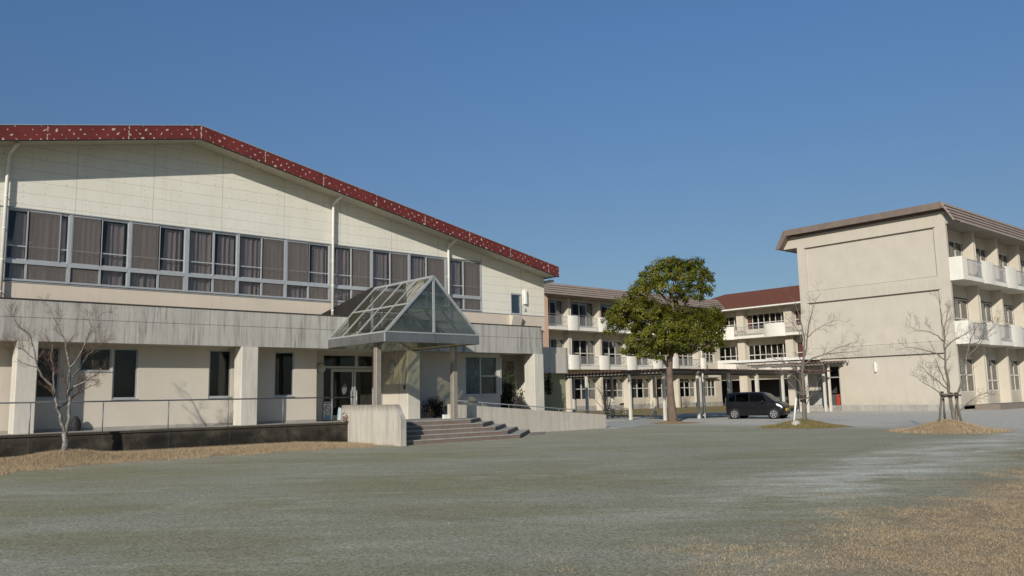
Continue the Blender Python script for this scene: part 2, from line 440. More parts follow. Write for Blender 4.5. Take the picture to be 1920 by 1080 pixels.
M['whitecurtain'] = m_curtain('white_curtain', (.6, .6, .57), (.78, .78, .75))
M['redcurtain'] = m_curtain('red_brown_curtain', (.22, .06, .045), (.32, .1, .07))
M['inside'] = simple('dim_interior', (.09, .085, .08), .9)
M['pipe'] = simple('white_drain_pipe', (.7, .68, .62), .5, var=.05)
M['fasciagrey'] = simple('canopy_fascia_metal', (.26, .265, .265), .38, metal=.75, var=.15, scale=2)
M['post'] = simple('canopy_post_metal', (.27, .24, .2), .5, metal=.2, var=.12)
M['darkroof'] = m_concrete('dark_lichen_roof', (.016, .013, .01), (.03, .025, .019), (.008, .007, .005), .6, 6)
M['ceil'] = simple('canopy_ceiling_board', (.45, .36, .26), .75)
M['rail'] = simple('grey_painted_rail', (.21, .22, .23), .5, metal=.3)
M['steps'] = m_steps()
M['door'] = simple('door_aluminium', (.44, .43, .4), .4, metal=.3, var=.06)
M['lampw'] = simple('white_lamp_cover', (.5, .49, .45), .4)
M['rb'] = m_endwall(); _u = m_render('cream_textured_render', (.445, .405, .335), (.49, .45, .375), streak=(.4, .33, .25), amt=.22, stain=(.27, .24, .2))
M['rbp'] = m_render('cream_panel_render', (.445, .405, .335), (.495, .453, .378), streak=(.4, .33, .25), amt=.2, stain=(.27, .24, .2))
M['balc'] = m_render('white_balcony_paint', (.64, .615, .54), (.72, .69, .61), streak=(.45, .4, .3), amt=.4)
M['fin'] = m_render('fin_wall_paint', (.5, .45, .365), (.56, .51, .42), amt=.25)
M['salmon'] = m_render('salmon_end_wall', (.52, .33, .22), (.6, .4, .28), amt=.3)
M['slate'] = simple('mansard_roof_sheet', (.33, .25, .21), .6, var=.12, scale=1.5)
M['redtile'] = simple('red_brown_roof_tile', (.15, .06, .038), .9, var=.18, scale=3, spec=.1)
M['white'] = simple('white_paint', (.7, .68, .62), .55)
M['frame'] = simple('window_frame_paint', (.52, .5, .45), .5)
M['railb'] = simple('balcony_rail_steel', (.34, .35, .36), .5, metal=.3)
M['corr'] = simple('brown_corrugated_sheet', (.15, .085, .06), .6, var=.2)
M['wpost'] = m_render('walkway_post_paint', (.5, .47, .4), (.6, .57, .5), amt=.3)
M['beam'] = simple('walkway_beam', (.2, .185, .16), .7)
M['olive'] = m_render('olive_wall_paint', (.2, .195, .115), (.24, .235, .145), amt=.15)
M['conc2'] = m_concrete('stair_parapet_concrete', (.42, .385, .34), (.5, .46, .41), (.26, .22, .18), .5, 3)
M['leaf'] = m_leaf()
M['trunk'] = m_bark('camphor_bark', (.085, .06, .045), (.2, .145, .11))
M['pale'] = m_bark('pale_lichen_bark', (.1, .088, .072), (.22, .2, .17), spots=(.3, .295, .27))
M['twig'] = m_bark('grey_twig_bark', (.1, .085, .068), (.2, .175, .145))
M['rtwig'] = m_bark('reddish_twig_bark', (.09, .052, .036), (.17, .11, .078))
M['dtwig'] = m_bark('dark_twig_bark', (.03, .024, .02), (.07, .055, .045))
M['stake'] = m_bark('weathered_stake_wood', (.08, .065, .05), (.19, .165, .14))
M['rope'] = simple('palm_rope_binding', (.05, .035, .025), .95)
M['ground'] = m_ground()
M['gravelm'] = simple('kerb_concrete', (.2, .17, .14), .9)
M['black'] = simple('black_rubber', (.015, .015, .016), .7)

M['slate'] = simple('mansard_roof_metal', (.28, .222, .182), .65, var=.12, scale=1.5)
M['lap_shade'] = simple('lap_shade_brown', (.085, .062, .052), .8)
def m_mound(name, a, b, green=0):
    k = N(name); c = k.mix(k.g(k.noise(13, 5, .8), .3, .7), a, b)
    if green: c = k.mix(k.math('MULTIPLY', k.g(k.noise(2.5, 5, .7), .4, .62), green), c, (.1, .125, .03))
    k.bsdf(c, .95, spec=.1, bump=k.noise(30, 5), bstr=.3, bdist=.015); return k.mat
M['mound'] = m_mound('dry_grass_earth', (.24, .17, .095), (.38, .28, .165))
M['gmound'] = m_mound('grassy_earth', (.2, .13, .06), (.32, .22, .12), .8)
def m_blade(name, stops):
    k = N(name); oi = k.n('ShaderNodeAttribute'); oi.attribute_name = 'tone'
    c = k.ramp(oi.outputs['Fac'], stops); k.bsdf(c, .8, spec=.2); return k.mat
M['straw'] = m_blade('dry_grass_blade', [(0, (.26, .19, .115)), (.5, (.36, .275, .17)), (1, (.46, .37, .245))])
M['gstraw'] = m_blade('mixed_grass_blade', [(0, (.08, .1, .025)), (.5, (.18, .15, .06)), (1, (.36, .26, .14))])

# ------------------------------------------------------------------ camera, light
cam = bpy.data.objects.new('Camera', bpy.data.cameras.new('Camera')); COL.objects.link(cam)
yaw, pitch, roll, F = math.radians(49.1538), math.radians(7.5692), math.radians(-1.1721), 1536.195
CAM = Vector((0, 0, 1.55))
f_ = Vector((math.cos(yaw)*math.cos(pitch), math.sin(yaw)*math.cos(pitch), math.sin(pitch)))
r_ = Vector((math.sin(yaw), -math.cos(yaw), 0)); u_ = r_.cross(f_)
r2 = r_*math.cos(roll) + u_*math.sin(roll); u2 = -r_*math.sin(roll) + u_*math.cos(roll)
mt = Matrix((r2, u2, -f_)).transposed().to_4x4(); mt.translation = CAM
cam.matrix_world = mt
cam.data.sensor_width = 36; cam.data.lens = F/1920*36; cam.data.clip_end = 3000; cam.data.clip_start = .1
sc.camera = cam

sd = Vector((-1.6, -1.0, .79)).normalized()
sun = bpy.data.objects.new('Sun', bpy.data.lights.new('Sun', 'SUN')); COL.objects.link(sun)
sun.data.energy = 4.2; sun.data.angle = math.radians(.53); sun.data.color = (1, .935, .84)
sun.rotation_euler = sd.to_track_quat('Z', 'Y').to_euler(); sun.location = (-20, -12, 30)
w = bpy.data.worlds.new('World'); sc.world = w; w.use_nodes = True
nt = w.node_tree; nt.nodes.clear()
wo = nt.nodes.new('ShaderNodeOutputWorld'); bg = nt.nodes.new('ShaderNodeBackground'); sk = nt.nodes.new('ShaderNodeTexSky')
sk.sky_type = 'NISHITA'; sk.sun_disc = False
sk.sun_elevation = math.asin(sd.z); sk.sun_rotation = math.atan2(sd.x, sd.y)
sk.altitude = 50; sk.air_density = 1.0; sk.dust_density = .6; sk.ozone_density = 2.2
bg.inputs[1].default_value = .1
tc = nt.nodes.new('ShaderNodeTexCoord'); sx = nt.nodes.new('ShaderNodeSeparateXYZ'); nt.links.new(tc.outputs['Generated'], sx.inputs[0])
cr = nt.nodes.new('ShaderNodeValToRGB'); el = cr.color_ramp.elements      # clear dry winter air: less whitening towards the horizon
for p_, c_ in ((.1, (.44, .5, .565)), (.2, (.51, .572, .64)), (.42, (.59, .77, .935))):
    e = el.new(p_); e.color = (*c_, 1)
el[0].color = (.4, .45, .54, 1); el[-1].color = (.75, .95, 1.08, 1)
nt.links.new(sx.outputs[2], cr.inputs[0])
mm = nt.nodes.new('ShaderNodeMix'); mm.data_type = 'RGBA'; mm.blend_type = 'MULTIPLY'; mm.inputs[0].default_value = 1
nt.links.new(sk.outputs[0], mm.inputs[6]); nt.links.new(cr.outputs[0], mm.inputs[7])
nt.links.new(mm.outputs[2], bg.inputs[0]); nt.links.new(bg.outputs[0], wo.inputs[0])
sc.view_settings.view_transform = 'Standard'; sc.view_settings.look = 'None'; sc.view_settings.exposure = .12; sc.view_settings.gamma = 1

# ------------------------------------------------------------------ ground
def ground():
    b = MB()
    S = 500
    xs = [-S, -60, -20, 0, 20, 40, 60, 90, 140, S]; ys = xs
    for i in range(len(xs)-1):
        for j in range(len(ys)-1):
            b.quad((xs[i], ys[j], 0), (xs[i+1], ys[j], 0), (xs[i+1], ys[j+1], 0), (xs[i], ys[j+1], 0))
    tag(b.build('ground', M['ground']), kind='structure')
ground()
# concrete apron and walkway paving
b = MB(); b.prism([(28.95, 26.2), (30.6, 26.6), (35.5, 28.6), (38.2, 29.9), (56, 29.9), (56, 34.4), (41.9, 34.4), (41.9, 50), (37.9, 50), (37.9, 33.4), (30, 31.5), (28.9, 29)], -.05, .012)
tag(b.build('paved_path', M['path']), kind='structure')

# grass berm at the foot of the terrace wall: real raised earth
def berm():
    b = MB(); xs = [-14 + i*.35 for i in range(84)]; ys = [21.6 + j*.26 for j in range(21)]
    def hz(x, y):
        t = max(0, min(1, (y - 24.1)/2.2)); e = max(0, min(1, (15.1 - x)/2))
        z = .12*t*t*(3-2*t)*e
        d = math.hypot((x - 5.75)/1.15, (y - 25.85)/.8)
        z += .2*math.exp(-d*d*1.3)
        return z - .01 + .012*noise.noise(Vector((x*2, y*2, 0)))*min(1, z*8)
    vs = [(x, y, hz(x, y)) for y in ys for x in xs]; n = len(xs)
    fs = [(j*n+i, j*n+i+1, (j+1)*n+i+1, (j+1)*n+i) for j in range(len(ys)-1) for i in range(n-1)]
    b.smooth = True; b.add(vs, fs)
    tag(b.build('grass_verge', M['mound']), kind='structure')
    return hz
HZ = berm()

def mound(cx, cy, rx, ry, h, mat, name='tree_mound'):
    b = MB(); b.smooth = True; nr, na = 9, 28; vs = [(cx, cy, h)]; fs = []
    for i in range(1, nr+1):
        t = i/nr
        for k in range(na):
            a = 2*PI*k/na; wob = 1 + .34*noise.noise(Vector((math.cos(a)*1.6 + cx, math.sin(a)*1.6, 3)))
            z = h*(math.exp(-t*t*3.2) - math.exp(-3.2))/(1 - math.exp(-3.2)) + .02*noise.noise(Vector((cx + t*3*math.cos(a), cy + t*3*math.sin(a), 0)))*(1-t)
            vs.append((cx + math.cos(a)*rx*t*wob, cy + math.sin(a)*ry*t*wob, z - .012 if i == nr else z + .035*noise.noise(Vector((cx + t*7*math.cos(a), cy + t*7*math.sin(a), 2)))*(1-t)))
    for k in range(na): fs.append((0, 1+k, 1+(k+1) % na))
    for i in range(nr-1):
        for k in range(na):
            k2 = (k+1) % na; fs.append((1+i*na+k, 1+(i+1)*na+k, 1+(i+1)*na+k2, 1+i*na+k2))
    b.add(vs, fs); return tag(b.build(name, mat), kind='structure')
mound(33.2, 19.2, 1.9, 1.9, .3, M['gmound'])
mound(31.6, 12.55, 1.95, 1.85, .38, M['mound'])
mound(35.2, 28.0, 1.7, 1.5, .1, M['mound'])

def grass(name, pts, hmin, hmax, mat, w=.006):
    """blades: one triangle each, clumped"""
    vs = []; fs = []; tone = []
    for (x, y, z) in pts:
        h = random.uniform(hmin, hmax); a = random.uniform(0, 2*PI); lean = random.uniform(.2, 1.2)*h
        dx, dy = math.cos(a), math.sin(a); q = random.uniform(0, 2*PI); ww = w*random.uniform(.7, 1.4)
        n = len(vs)
        vs += [(x - math.cos(q)*ww, y - math.sin(q)*ww, z), (x + math.cos(q)*ww, y + math.sin(q)*ww, z), (x + dx*lean, y + dy*lean, z + h)]
        fs.append((n, n+1, n+2)); tone.append(min(1, max(0, random.gauss(.5, .25))))
    me = bpy.data.meshes.new(name); me.from_pydata(vs, [], fs); me.materials.append(mat)
    at = me.attributes.new('tone', 'FLOAT', 'FACE'); at.data.foreach_set('value', tone)
    o = bpy.data.objects.new(name, me); COL.objects.link(o); tag(o, kind='stuff'); return o

def nz(x, y, s, o=0): return noise.fractal(Vector((x*s, y*s, o)), 1.0, 2.0, 4)
pts = []
while len(pts) < 190000:
    x = 3.9 + 20*random.random()**1.4; y = random.uniform(1.2, 8.2)
    e = 5.5 - y + (x - 11)*.07 + 2.2*nz(x, y, .8)
    dens = max(0, min(1, (e + .1)/2.2))*max(0, min(1, (x - 3.8)/4.2))
    if random.random() < dens*(.35 + .65*(nz(x, y, 2.6, 5) > -.1)): pts.append((x, y, -.002))
go = grass('dead_grass', pts, .006, .026, M['straw'], .0028)
tag(go, 'straw coloured dead lawn spreading over the gravel at the bottom right', 'dry grass')
pts = []
while len(pts) < 110000:
    x = random.uniform(1.5, 15.4); y = random.uniform(22, 26.85)
    e = y - 24.2 + max(0, (7 - x)*.4) + 1.1*nz(x, y, 1.2)
    if random.random() < max(0, min(1, e/1.0 + .2)): pts.append((x, y, max(HZ(x, y), 0) - .004))
go = grass('verge_grass', pts, .02, .1, M['straw'], .0035)
tag(go, 'dry tan grass growing along the foot of the dark terrace wall', 'dry grass')
pts = []
for cx, cy, rx, h, n in ((33.2, 19.2, 1.8, .3, 9000),):
    for i in range(n):
        a = random.uniform(0, 2*PI); t = random.random()**.6
        z = h*(math.exp(-t*t*3.2) - math.exp(-3.2))/(1 - math.exp(-3.2))
        pts.append((cx + math.cos(a)*rx*t, cy + math.sin(a)*rx*t, z - .01))
tag(grass('mound_grass', pts, .03, .1, M['gstraw'], .009), 'green and brown grass tufts on the mound under the slender bare tree', 'grass')
pts = []
for i in range(14000):
    a = random.uniform(0, 2*PI); t = random.random()**.6*1.08; h = .38
    z = h*(math.exp(-t*t*3.2) - math.exp(-3.2))/(1 - math.exp(-3.2))
    pts.append((31.6 + math.cos(a)*1.9*t, 12.55 + math.sin(a)*1.8*t, max(z, 0) - .01))
tag(grass('straw_tufts', pts, .02, .1, M['straw'], .008), 'straw grass on the mound under the staked bare tree', 'dry grass')

# scattered leaves, twigs and small stones on the yard
sp = MB()
for i in range(420):
    x = random.uniform(2.5, 26); y = random.uniform(2.5, 23)
    s = random.uniform(.005, .013); a = random.random()*6.3
    P = [(x + math.cos(a + k*2*PI/5)*s*random.uniform(.7, 1.2), y + math.sin(a + k*2*PI/5)*s*random.uniform(.7, 1.2)) for k in range(5)]
    sp.prism(P, -.004, s*random.uniform(.3, .8))
tag(sp.build('loose_stones', simple('loose_stone', (.26, .26, .23), .9, var=.4, scale=20)), 'small loose stones scattered over the gravel yard', 'stones', kind='stuff')

# ------------------------------------------------------------------ the gymnasium hall
GX0, GX1, YW = -7.1, 26.9, 28.75
RX = 9.9                                  # ridge
def zr(x, z=10.80): return z - abs(x - RX)*.2032
hall = thing('gymnasium', (9.9, 28.75, 0), 'long cream gymnasium with peeling red roof edge, curtained window strip and grey concrete band', 'building')
WZ0, WZ1 = 5.40, 7.66
EDG = [4.38, 6.18, 7.98, 9.84, 11.70, 13.56, 15.42, 17.31, 19.14, 21.05, 23.04]
# upper wall of cement boards, with the window strip and a small door left open in it
b = MB(); T = .16
def gab(x0, x1, z0):
    P = [(x0, YW, z0), (x1, YW, z0), (x1, YW, zr(x1))] + ([(RX, YW, zr(RX))] if x0 < RX < x1 else []) + [(x0, YW, zr(x0))]
    b.ext(P, (0, T, 0))
gab(.6, EDG[-1], WZ1); gab(GX0, .6, 5.35)
gab(EDG[-1], 24.75, 5.35); gab(24.75, 25.42, 6.36); gab(25.42, GX1, 5.35)
for s0, s1 in ((.6, .701), (4.22, 4.385)): b.box(s0, s1, YW, YW+T, WZ0, WZ1)
# the shell behind: side, back wall
b.ext([(GX1-.16, YW+T, 0), (GX1-.16, YW+T, zr(GX1)), (GX1-.16, 52, zr(GX1)), (GX1-.16, 52, 0)], (.16, 0, 0))
b.ext([(GX0, YW+T, 0), (GX0, YW+T, zr(GX0)), (GX0, 52, zr(GX0)), (GX0, 52, 0)], (.16, 0, 0))
b.ext([(GX0+.16, 51.84, 0), (GX1-.16, 51.84, 0), (GX1-.16, 51.84, zr(GX1-.16)), (RX, 51.84, zr(RX)), (GX0+.16, 51.84, zr(GX0+.16))], (0, .16, 0))
b.build('upper_wall', M['panel'], hall)
# pink sill wall
b = MB()
b.box(GX0, 24.72, YW+.004, YW+T, 4.6, 5.348); b.box(25.45, GX1-.004, YW+.004, YW+T, 4.6, 5.348)
b.box(24.72, 25.45, YW+.03, YW+T, 4.6, 5.348)
b.build('sill_wall', M['pink'], hall)
b = MB(); b.box(GX0, GX1+.015, YW-.018, YW-.001, 5.348, 5.372); b.box(.6, EDG[-1]+.05, YW-.03, YW-.001, WZ1, WZ1+.03); b.build('drip_flashing', M['alud'], hall)
# interior surfaces that keep the hall dim
b = MB(); b.box(GX0+.2, GX1-.2, 29.95, 51.8, 3.62, 3.7); b.box(GX0+.2, GX1-.2, 33.6, 33.7, .8, 3.6)
b.build('inner_floor', M['inside'], hall)
# concrete band (parapet of the lean-to) and its soffit
b = MB()
b.box(-8, 26.43, 28.5, 28.745, 4.262, 4.80); b.box(-8, 26.43, 28.508, 28.745, 4.245, 4.262); b.box(-8, 26.43, 28.5, 28.745, 3.53, 4.245)
o = b.build('concrete_band', M['band'], hall, bevel=.008)
b = MB(); b.box(-8, 26.45, 28.47, 28.745, 4.802, 4.835); b.build('band_coping', simple('dark_coping', (.05, .047, .043), .7), hall)
b = MB(); b.box(-8, 26.41, 28.52, 34, 3.545, 3.6); b.build('soffit', M['soffit'], hall)
# roof
b = MB()
YF, YB = 27.80, 53
def slope(z, x): return zr(x, z)
for x0, x1 in ((-7.25, RX), (RX, 27.0)):
    b.ext([(x0, YF+.03, slope(11.0, x0)), (x1, YF+.03, slope(11.0, x1)), (x1, YF+.03, slope(11.13, x1)), (x0, YF+.03, slope(11.13, x0))], (0, YB-YF, 0))
b.build('roof', M['gymroof'], hall)
b = MB()
for x0, x1 in ((-7.25, RX), (RX, 27.0)):
    b.ext([(x0, YF+.05, slope(10.70, x0)), (x1, YF+.05, slope(10.70, x1)), (x1, YF+.05, slope(10.74, x1)), (x0, YF+.05, slope(10.74, x0))], (0, .95, 0))
b.build('eaves_soffit', M['soffit'], hall)
b = MB()
for x0, x1 in ((-7.3, RX), (RX, 27.02)):
    b.ext([(x0, YF, slope(10.665, x0)), (x1, YF, slope(10.665, x1)), (x1, YF, slope(11.125, x1)), (x0, YF, slope(11.125, x0))], (0, .03, 0))
b.ext([(26.99, YF+.03, slope(10.665, 27)), (26.99, YB, slope(10.665, 27)), (26.99, YB, slope(11.125, 27)), (26.99, YF+.03, slope(11.125, 27))], (.03, 0, 0))
fa = b.build('red_fascia', M['fascia'], hall)
b = MB()
for x0, x1 in ((-7.3, RX), (RX, 27.02)):
    b.ext([(x0, YF-.012, slope(10.635, x0)), (x1, YF-.012, slope(10.635, x1)), (x1, YF-.012, slope(10.665, x1)), (x0, YF-.012, slope(10.665, x0))], (0, .06, 0))
b.build('drip_edge', M['edge_and_shadow'], fa)
b = MB()
for x0, x1 in ((-7.3, RX), (RX, 27.02)):
    b.ext([(x0, YF-.02, slope(11.126, x0)), (x1, YF-.02, slope(11.126, x1)), (x1, YF-.02, slope(11.15, x1)), (x0, YF-.02, slope(11.15, x0))], (0, .09, 0))
b.build('top_flashing', M['alud'], fa)
b = MB(); b.box(26.93, 27.15, 28.3, 52, 7.0, 7.1); b.build('side_gutter', M['alud'], hall)

def wavy(b, x0, x1, y, z0, z1, amp=.06, per=.17, n=None, skew=0):
    """hanging cloth with folds"""
    n = n or max(6, int((x1-x0)/per*7)); vs = []; fs = []; ph = random.random()*6; smv = b.smooth; b.smooth = True
    for j, z in enumerate((z0, (z0+z1)/2, z1)):
        for i in range(n+1):
            t = i/n; x = x0 + (x1-x0)*t; x += skew*(1-t)*(z1-z)/(z1-z0)
            q = x/per*2*PI
            a = amp*(.55 + .45*math.sin(q*.31 + ph))*(1.0 if j else 1.15)
            vs.append((x, y + a*math.sin(q + ph + .8*math.sin(q*.23)), z))
    for j in range(2):
        for i in range(n): fs.append((j*(n+1)+i, j*(n+1)+i+1, (j+1)*(n+1)+i+1, (j+1)*(n+1)+i))
    b.add(vs, fs); b.smooth = smv

# window strip: (screen side main, screen side lower, x of the middle stile)
SCR = [('r', 'r'), ('l', 'l'), ('l', 'r'), (None, 'r'), ('r', 'r'), ('l', 'r'), ('r', 'r'), ('r', 'r'), ('r', 'r'), ('r', 'r')]
MID = [4.99, 7.10, 8.93, 10.81, 12.62, 14.50, 16.38, 18.21, 20.03, 22.03]
def gym_window(i, x0, x1, xm, scr):
    fr = MB(); y0, y1 = YW+.02, YW+.10
    t = .05 if i not in (3,) else .1
    fr.box(x0, x0+t, y0-.03, y1, WZ0, WZ1); fr.box(x1-.045, x1, y0-.03, y1, WZ0, WZ1)
    fr.box(x0+t, x1-.045, y0, y1, WZ1-.045, WZ1); fr.box(x0+t, x1-.045, y0-.02, y1, WZ0, WZ0+.06)
    fr.box(x0+t, x1-.045, y0-.035, y1, 5.93, 6.05)               # transom
    o = fr.build('window', M['alu'], hall)
    sash = MB(); gl = MB(); sm = MB()
    for side, a, c in (('l', x0+t, xm), ('r', xm, x1-.045)):
        yo = YW+.035 if side == 'r' else YW+.06
        zz0, zz1 = 6.05, WZ1-.045
        k = .03
        sash.box(a, a+k, yo, yo+.03, zz0, zz1); sash.box(c-k, c, yo, yo+.03, zz0, zz1)
        sash.box(a+k, c-k, yo, yo+.03, zz1-.03, zz1); sash.box(a+k, c-k, yo, yo+.03, zz0, zz0+.045)
        sash.box(a+k, c-k, yo, yo+.03, 6.47, 6.51)
        gl.box(a+k, c-k, yo+.012, yo+.016, zz0+.045, zz1-.03)
        if scr[0] == side:
            yq = YW+.0
            s0, s1 = (a, c) if i else (4.99, 5.90)
            sm.box(s0+.03, s1-.03, yq+.008, yq+.011, zz0+.03, zz1-.02)
            sash.box(s0, s0+.03, yq, yq+.03, zz0-.04, zz1+.01); sash.box(s1-.03, s1, yq, yq+.03, zz0-.04, zz1+.01)
            sash.box(s0+.03, s1-.03, yq, yq+.03, zz1-.02, zz1+.01); sash.box(s0+.03, s1-.03, yq, yq+.03, zz0-.04, zz0+.03)
            sash.box(s0+.03, s1-.03, yq+.013, yq+.025, 6.485, 6.5)
        # lower row
        l0, l1 = 5.46, 5.93
        sash.box(a, a+.025, yo, yo+.03, l0, l1); sash.box(c-.025, c, yo, yo+.03, l0, l1)
        gl.box(a+.025, c-.025, yo+.012, yo+.016, l0, l1)
        if scr[1] == side: sm.box(a+.025, c-.025, yo-.02, yo-.017, l0+.005, l1-.005)
    sash.box(xm-.03, xm+.03, YW+.0, YW+.065, 5.46, WZ1-.046)
    sash.build('sash', M['alu'], o); gl.build('pane', M['glass'], o)
    if sm.v: sm.build('insect_screen', M['screen'], o)
    cu = MB(); wd = x1-x0
    gaps = [(.33, .95), (.02, .95), (.1, .98), (.13, .97), (.12, .93), (.05, .96), (.36, .97), (.14, .95), (.22, .97), (.32, .97)][i]
    a, c = x0 + gaps[0]*wd*.5, x0 + gaps[1]*wd
    wavy(cu, a, min(c, xm-.02), YW+.17, 5.42, WZ1-.1, skew=-.12)
    wavy(cu, xm + wd*.12, x1-.08, YW+.19, 5.42, WZ1-.1, skew=-.08)
    cu.build('curtain', M['curtain'], o)
for i in range(10): gym_window(i, EDG[i], EDG[i+1], MID[i], SCR[i])
# one more window left of the drain pipe, mostly outside the picture
for (a, c) in ((.7, 2.45), (2.45, 4.22)):
    b = MB(); b.box(a, a+.05, YW+.0, YW+.1, WZ0, WZ1); b.box(c-.05, c, YW, YW+.1, WZ0, WZ1); b.box(a+.05, c-.05, YW, YW+.1, WZ1-.05, WZ1); b.box(a+.05, c-.05, YW, YW+.1, WZ0, WZ0+.06); b.box(a+.05, c-.05, YW-.01, YW+.1, 5.93, 6.05); b.box((a+c)/2-.03, (a+c)/2+.03, YW, YW+.09, 5.46, 5.93); b.box((a+c)/2-.03, (a+c)/2+.03, YW, YW+.09, 6.05, WZ1-.05)
    o = b.build('window', M['alu'], hall); b = MB(); b.box(a+.05, c-.05, YW+.1, YW+.104, WZ0+.06, WZ1-.05); b.build('pane', M['glass'], o)
    b = MB(); wavy(b, a+.15, c-.1, YW+.3, 5.42, 7.5); b.build('curtain', M['curtain'], o)
# small roof door
b = MB(); b.box(24.75, 24.80, YW-.02, YW+.08, 5.36, 6.36); b.box(25.36, 25.42, YW-.02, YW+.08, 5.0, 6.36); b.box(24.80, 25.36, YW-.02, YW+.08, 6.29, 6.36); b.box(24.80, 25.36, YW-.02, YW+.08, 5.36, 5.43)
o = b.build('roof_window', M['alu'], hall)
b = MB(); b.box(24.80, 25.36, YW+.04, YW+.044, 5.43, 6.29); b.build('pane', M['glass'], o)
b = MB(); b.ext([(24.66, YW, 4.86), (25.28, YW, 4.86), (25.28, YW-.0, 5.33), (24.66, YW, 5.33)], (0, -.0, 0)) if False else b.ext([(24.66, YW-.001, 4.84), (24.66, YW-.14, 4.84), (24.66, YW-.26, 5.26), (24.66, YW-.001, 5.34)], (.6, 0, 0))
b.build('sill_box', M['lower'], hall)
# wall lamp by the roof door, switch box
b = MB(); b.box(25.5, 25.74, YW-.03, YW, 5.86, 6.56); b.cbox(25.53, 25.71, YW-.13, YW-.03, 5.88, 6.54, .03); b.build('wall_light', M['white'], hall)
b = MB(); b.box(25.6, 25.67, YW-.05, YW, 5.55, 5.68); b.build('switch_box', M['alud'], hall)

# drain pipes with hopper bends
def drain(x, ztop, zbot, yo=.13):
    b = MB()
    b.tube([(x+.17, YF+.35, ztop+.10), (x+.12, YF+.45, ztop+.06), (x+.02, YW-yo-.03, ztop-.16), (x, YW-yo, ztop-.28), (x, YW-yo, zbot)], .052, 12)
    z = ztop - .5
    while z > zbot:
        b.tube([(x, YW-yo, z), (x, YW-yo, z-.035)], .062, 12); b.box(x-.012, x+.012, YW-yo, YW, z-.03, z-.008); z -= .98
    b.build('drain_pipe', M['pipe'], hall)
drain(4.33, 9.45, 4.85); drain(15.47, 9.46, 4.85); drain(21.1, 8.32, 4.85)

# ground floor
YL = 29.45; ZF = .755
OPEN = [(5.55, 6.22, 1.80, 3.43, 'tall'), (6.78, 7.76, 2.66, 3.43, 'high'), (7.81, 8.60, 1.75, 3.43, 'tall'), (11.02, 11.83, 1.75, 3.45, 'tall'), (13.50, 14.30, 1.75, 3.44, 'tall')]
def wall_with(b, x0, x1, y0, y1, z0, z1, ops):
    xs = x0
    for a, c, q0, q1 in sorted(ops):
        if a > xs: b.box(xs, a, y0, y1, z0, z1)
        b.box(a, c, y0, y1, z0, q0); b.box(a, c, y0, y1, q1, z1); xs = c
    b.box(xs, x1, y0, y1, z0, z1)
b = MB()
wall_with(b, -7, 15.25, YL, YL+.18, .6, 3.545, [(a, c, q0, q1) for a, c, q0, q1, _ in OPEN])
b.box(15.07, 15.25, YL+.18, 30.3, .6, 3.545)
b.box(15.25, 15.96, 30.3, 30.45, .6, 3.545); b.box(15.96, 18.83, 30.3, 30.45, 3.45, 3.545)
b.box(18.83, 19.0, 29.13, 30.45, .6, 3.545)
wall_with(b, 19.0, 24.62, YL, YL+.18, .6, 3.545, [(22.58, 24.46, 1.67, 3.42)])
b.box(24.44, 24.62, YL+.18, 30.6, .6, 3.545)
wall_with(b, 24.62, GX1-.16, 30.6, 30.75, .3, 3.545, [(25.55, 26.5, 1.9, 3.3)])
b.build('lower_wall', M['lower'], hall)
b = MB(); b.box(-7, 15.25, YL-.02, YL, .6, .84); b.build('base_strip', M['slab'], hall)
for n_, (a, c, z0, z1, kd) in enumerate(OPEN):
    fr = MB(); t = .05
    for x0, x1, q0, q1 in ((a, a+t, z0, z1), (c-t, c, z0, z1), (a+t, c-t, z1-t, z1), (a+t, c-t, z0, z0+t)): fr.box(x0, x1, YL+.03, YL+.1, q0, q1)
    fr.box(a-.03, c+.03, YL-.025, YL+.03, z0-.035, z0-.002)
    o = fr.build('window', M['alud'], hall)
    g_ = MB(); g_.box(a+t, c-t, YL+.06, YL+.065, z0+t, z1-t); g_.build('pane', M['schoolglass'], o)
    bk = MB(); bk.box(a-.1, c+.1, YL+.9, YL+1.0, .8, 3.5); bk.build('dark_room_sheet', M['inside'], o)  # added dark sheet stands in for the unlit room behind the pane
# window right of the porch
fr = MB()
a, c, z0, z1 = 22.58, 24.46, 1.67, 3.42; xm = 23.47
for x0, x1, q0, q1 in ((a, a+.05, z0, z1), (c-.05, c, z0, z1), (a+.05, c-.05, z1-.05, z1), (a+.05, c-.05, z0, z0+.05), (xm-.035, xm+.035, z0+.05, z1-.05)): fr.box(x0, x1, YL+.02, YL+.1, q0, q1)
fr.box(xm+.035, c-.05, YL+.04, YL+.08, 2.5, 2.55); fr.box(a-.04, c+.1, YL-.03, YL+.02, z0-.05, z0-.002)
fr.box(24.58, 24.68, YL-.04, YL+.06, 1.65, 3.44)
o = fr.build('window', M['alu'], hall)
g_ = MB(); g_.box(a+.05, xm-.035, YL+.05, YL+.055, z0+.05, z1-.05); g_.build('frosted_pane', M['frost'], o)
g_ = MB(); g_.box(xm+.035, c-.05, YL+.06, YL+.065, z0+.05, z1-.05); g_.build('pane', M['schoolglass'], o)
k_ = MB(); wavy(k_, xm+.05, c-.06, YL+.22, z0+.05, z1-.08, .03, .12); k_.build('blind', simple('grey_blind', (.17, .165, .14), .9), o)
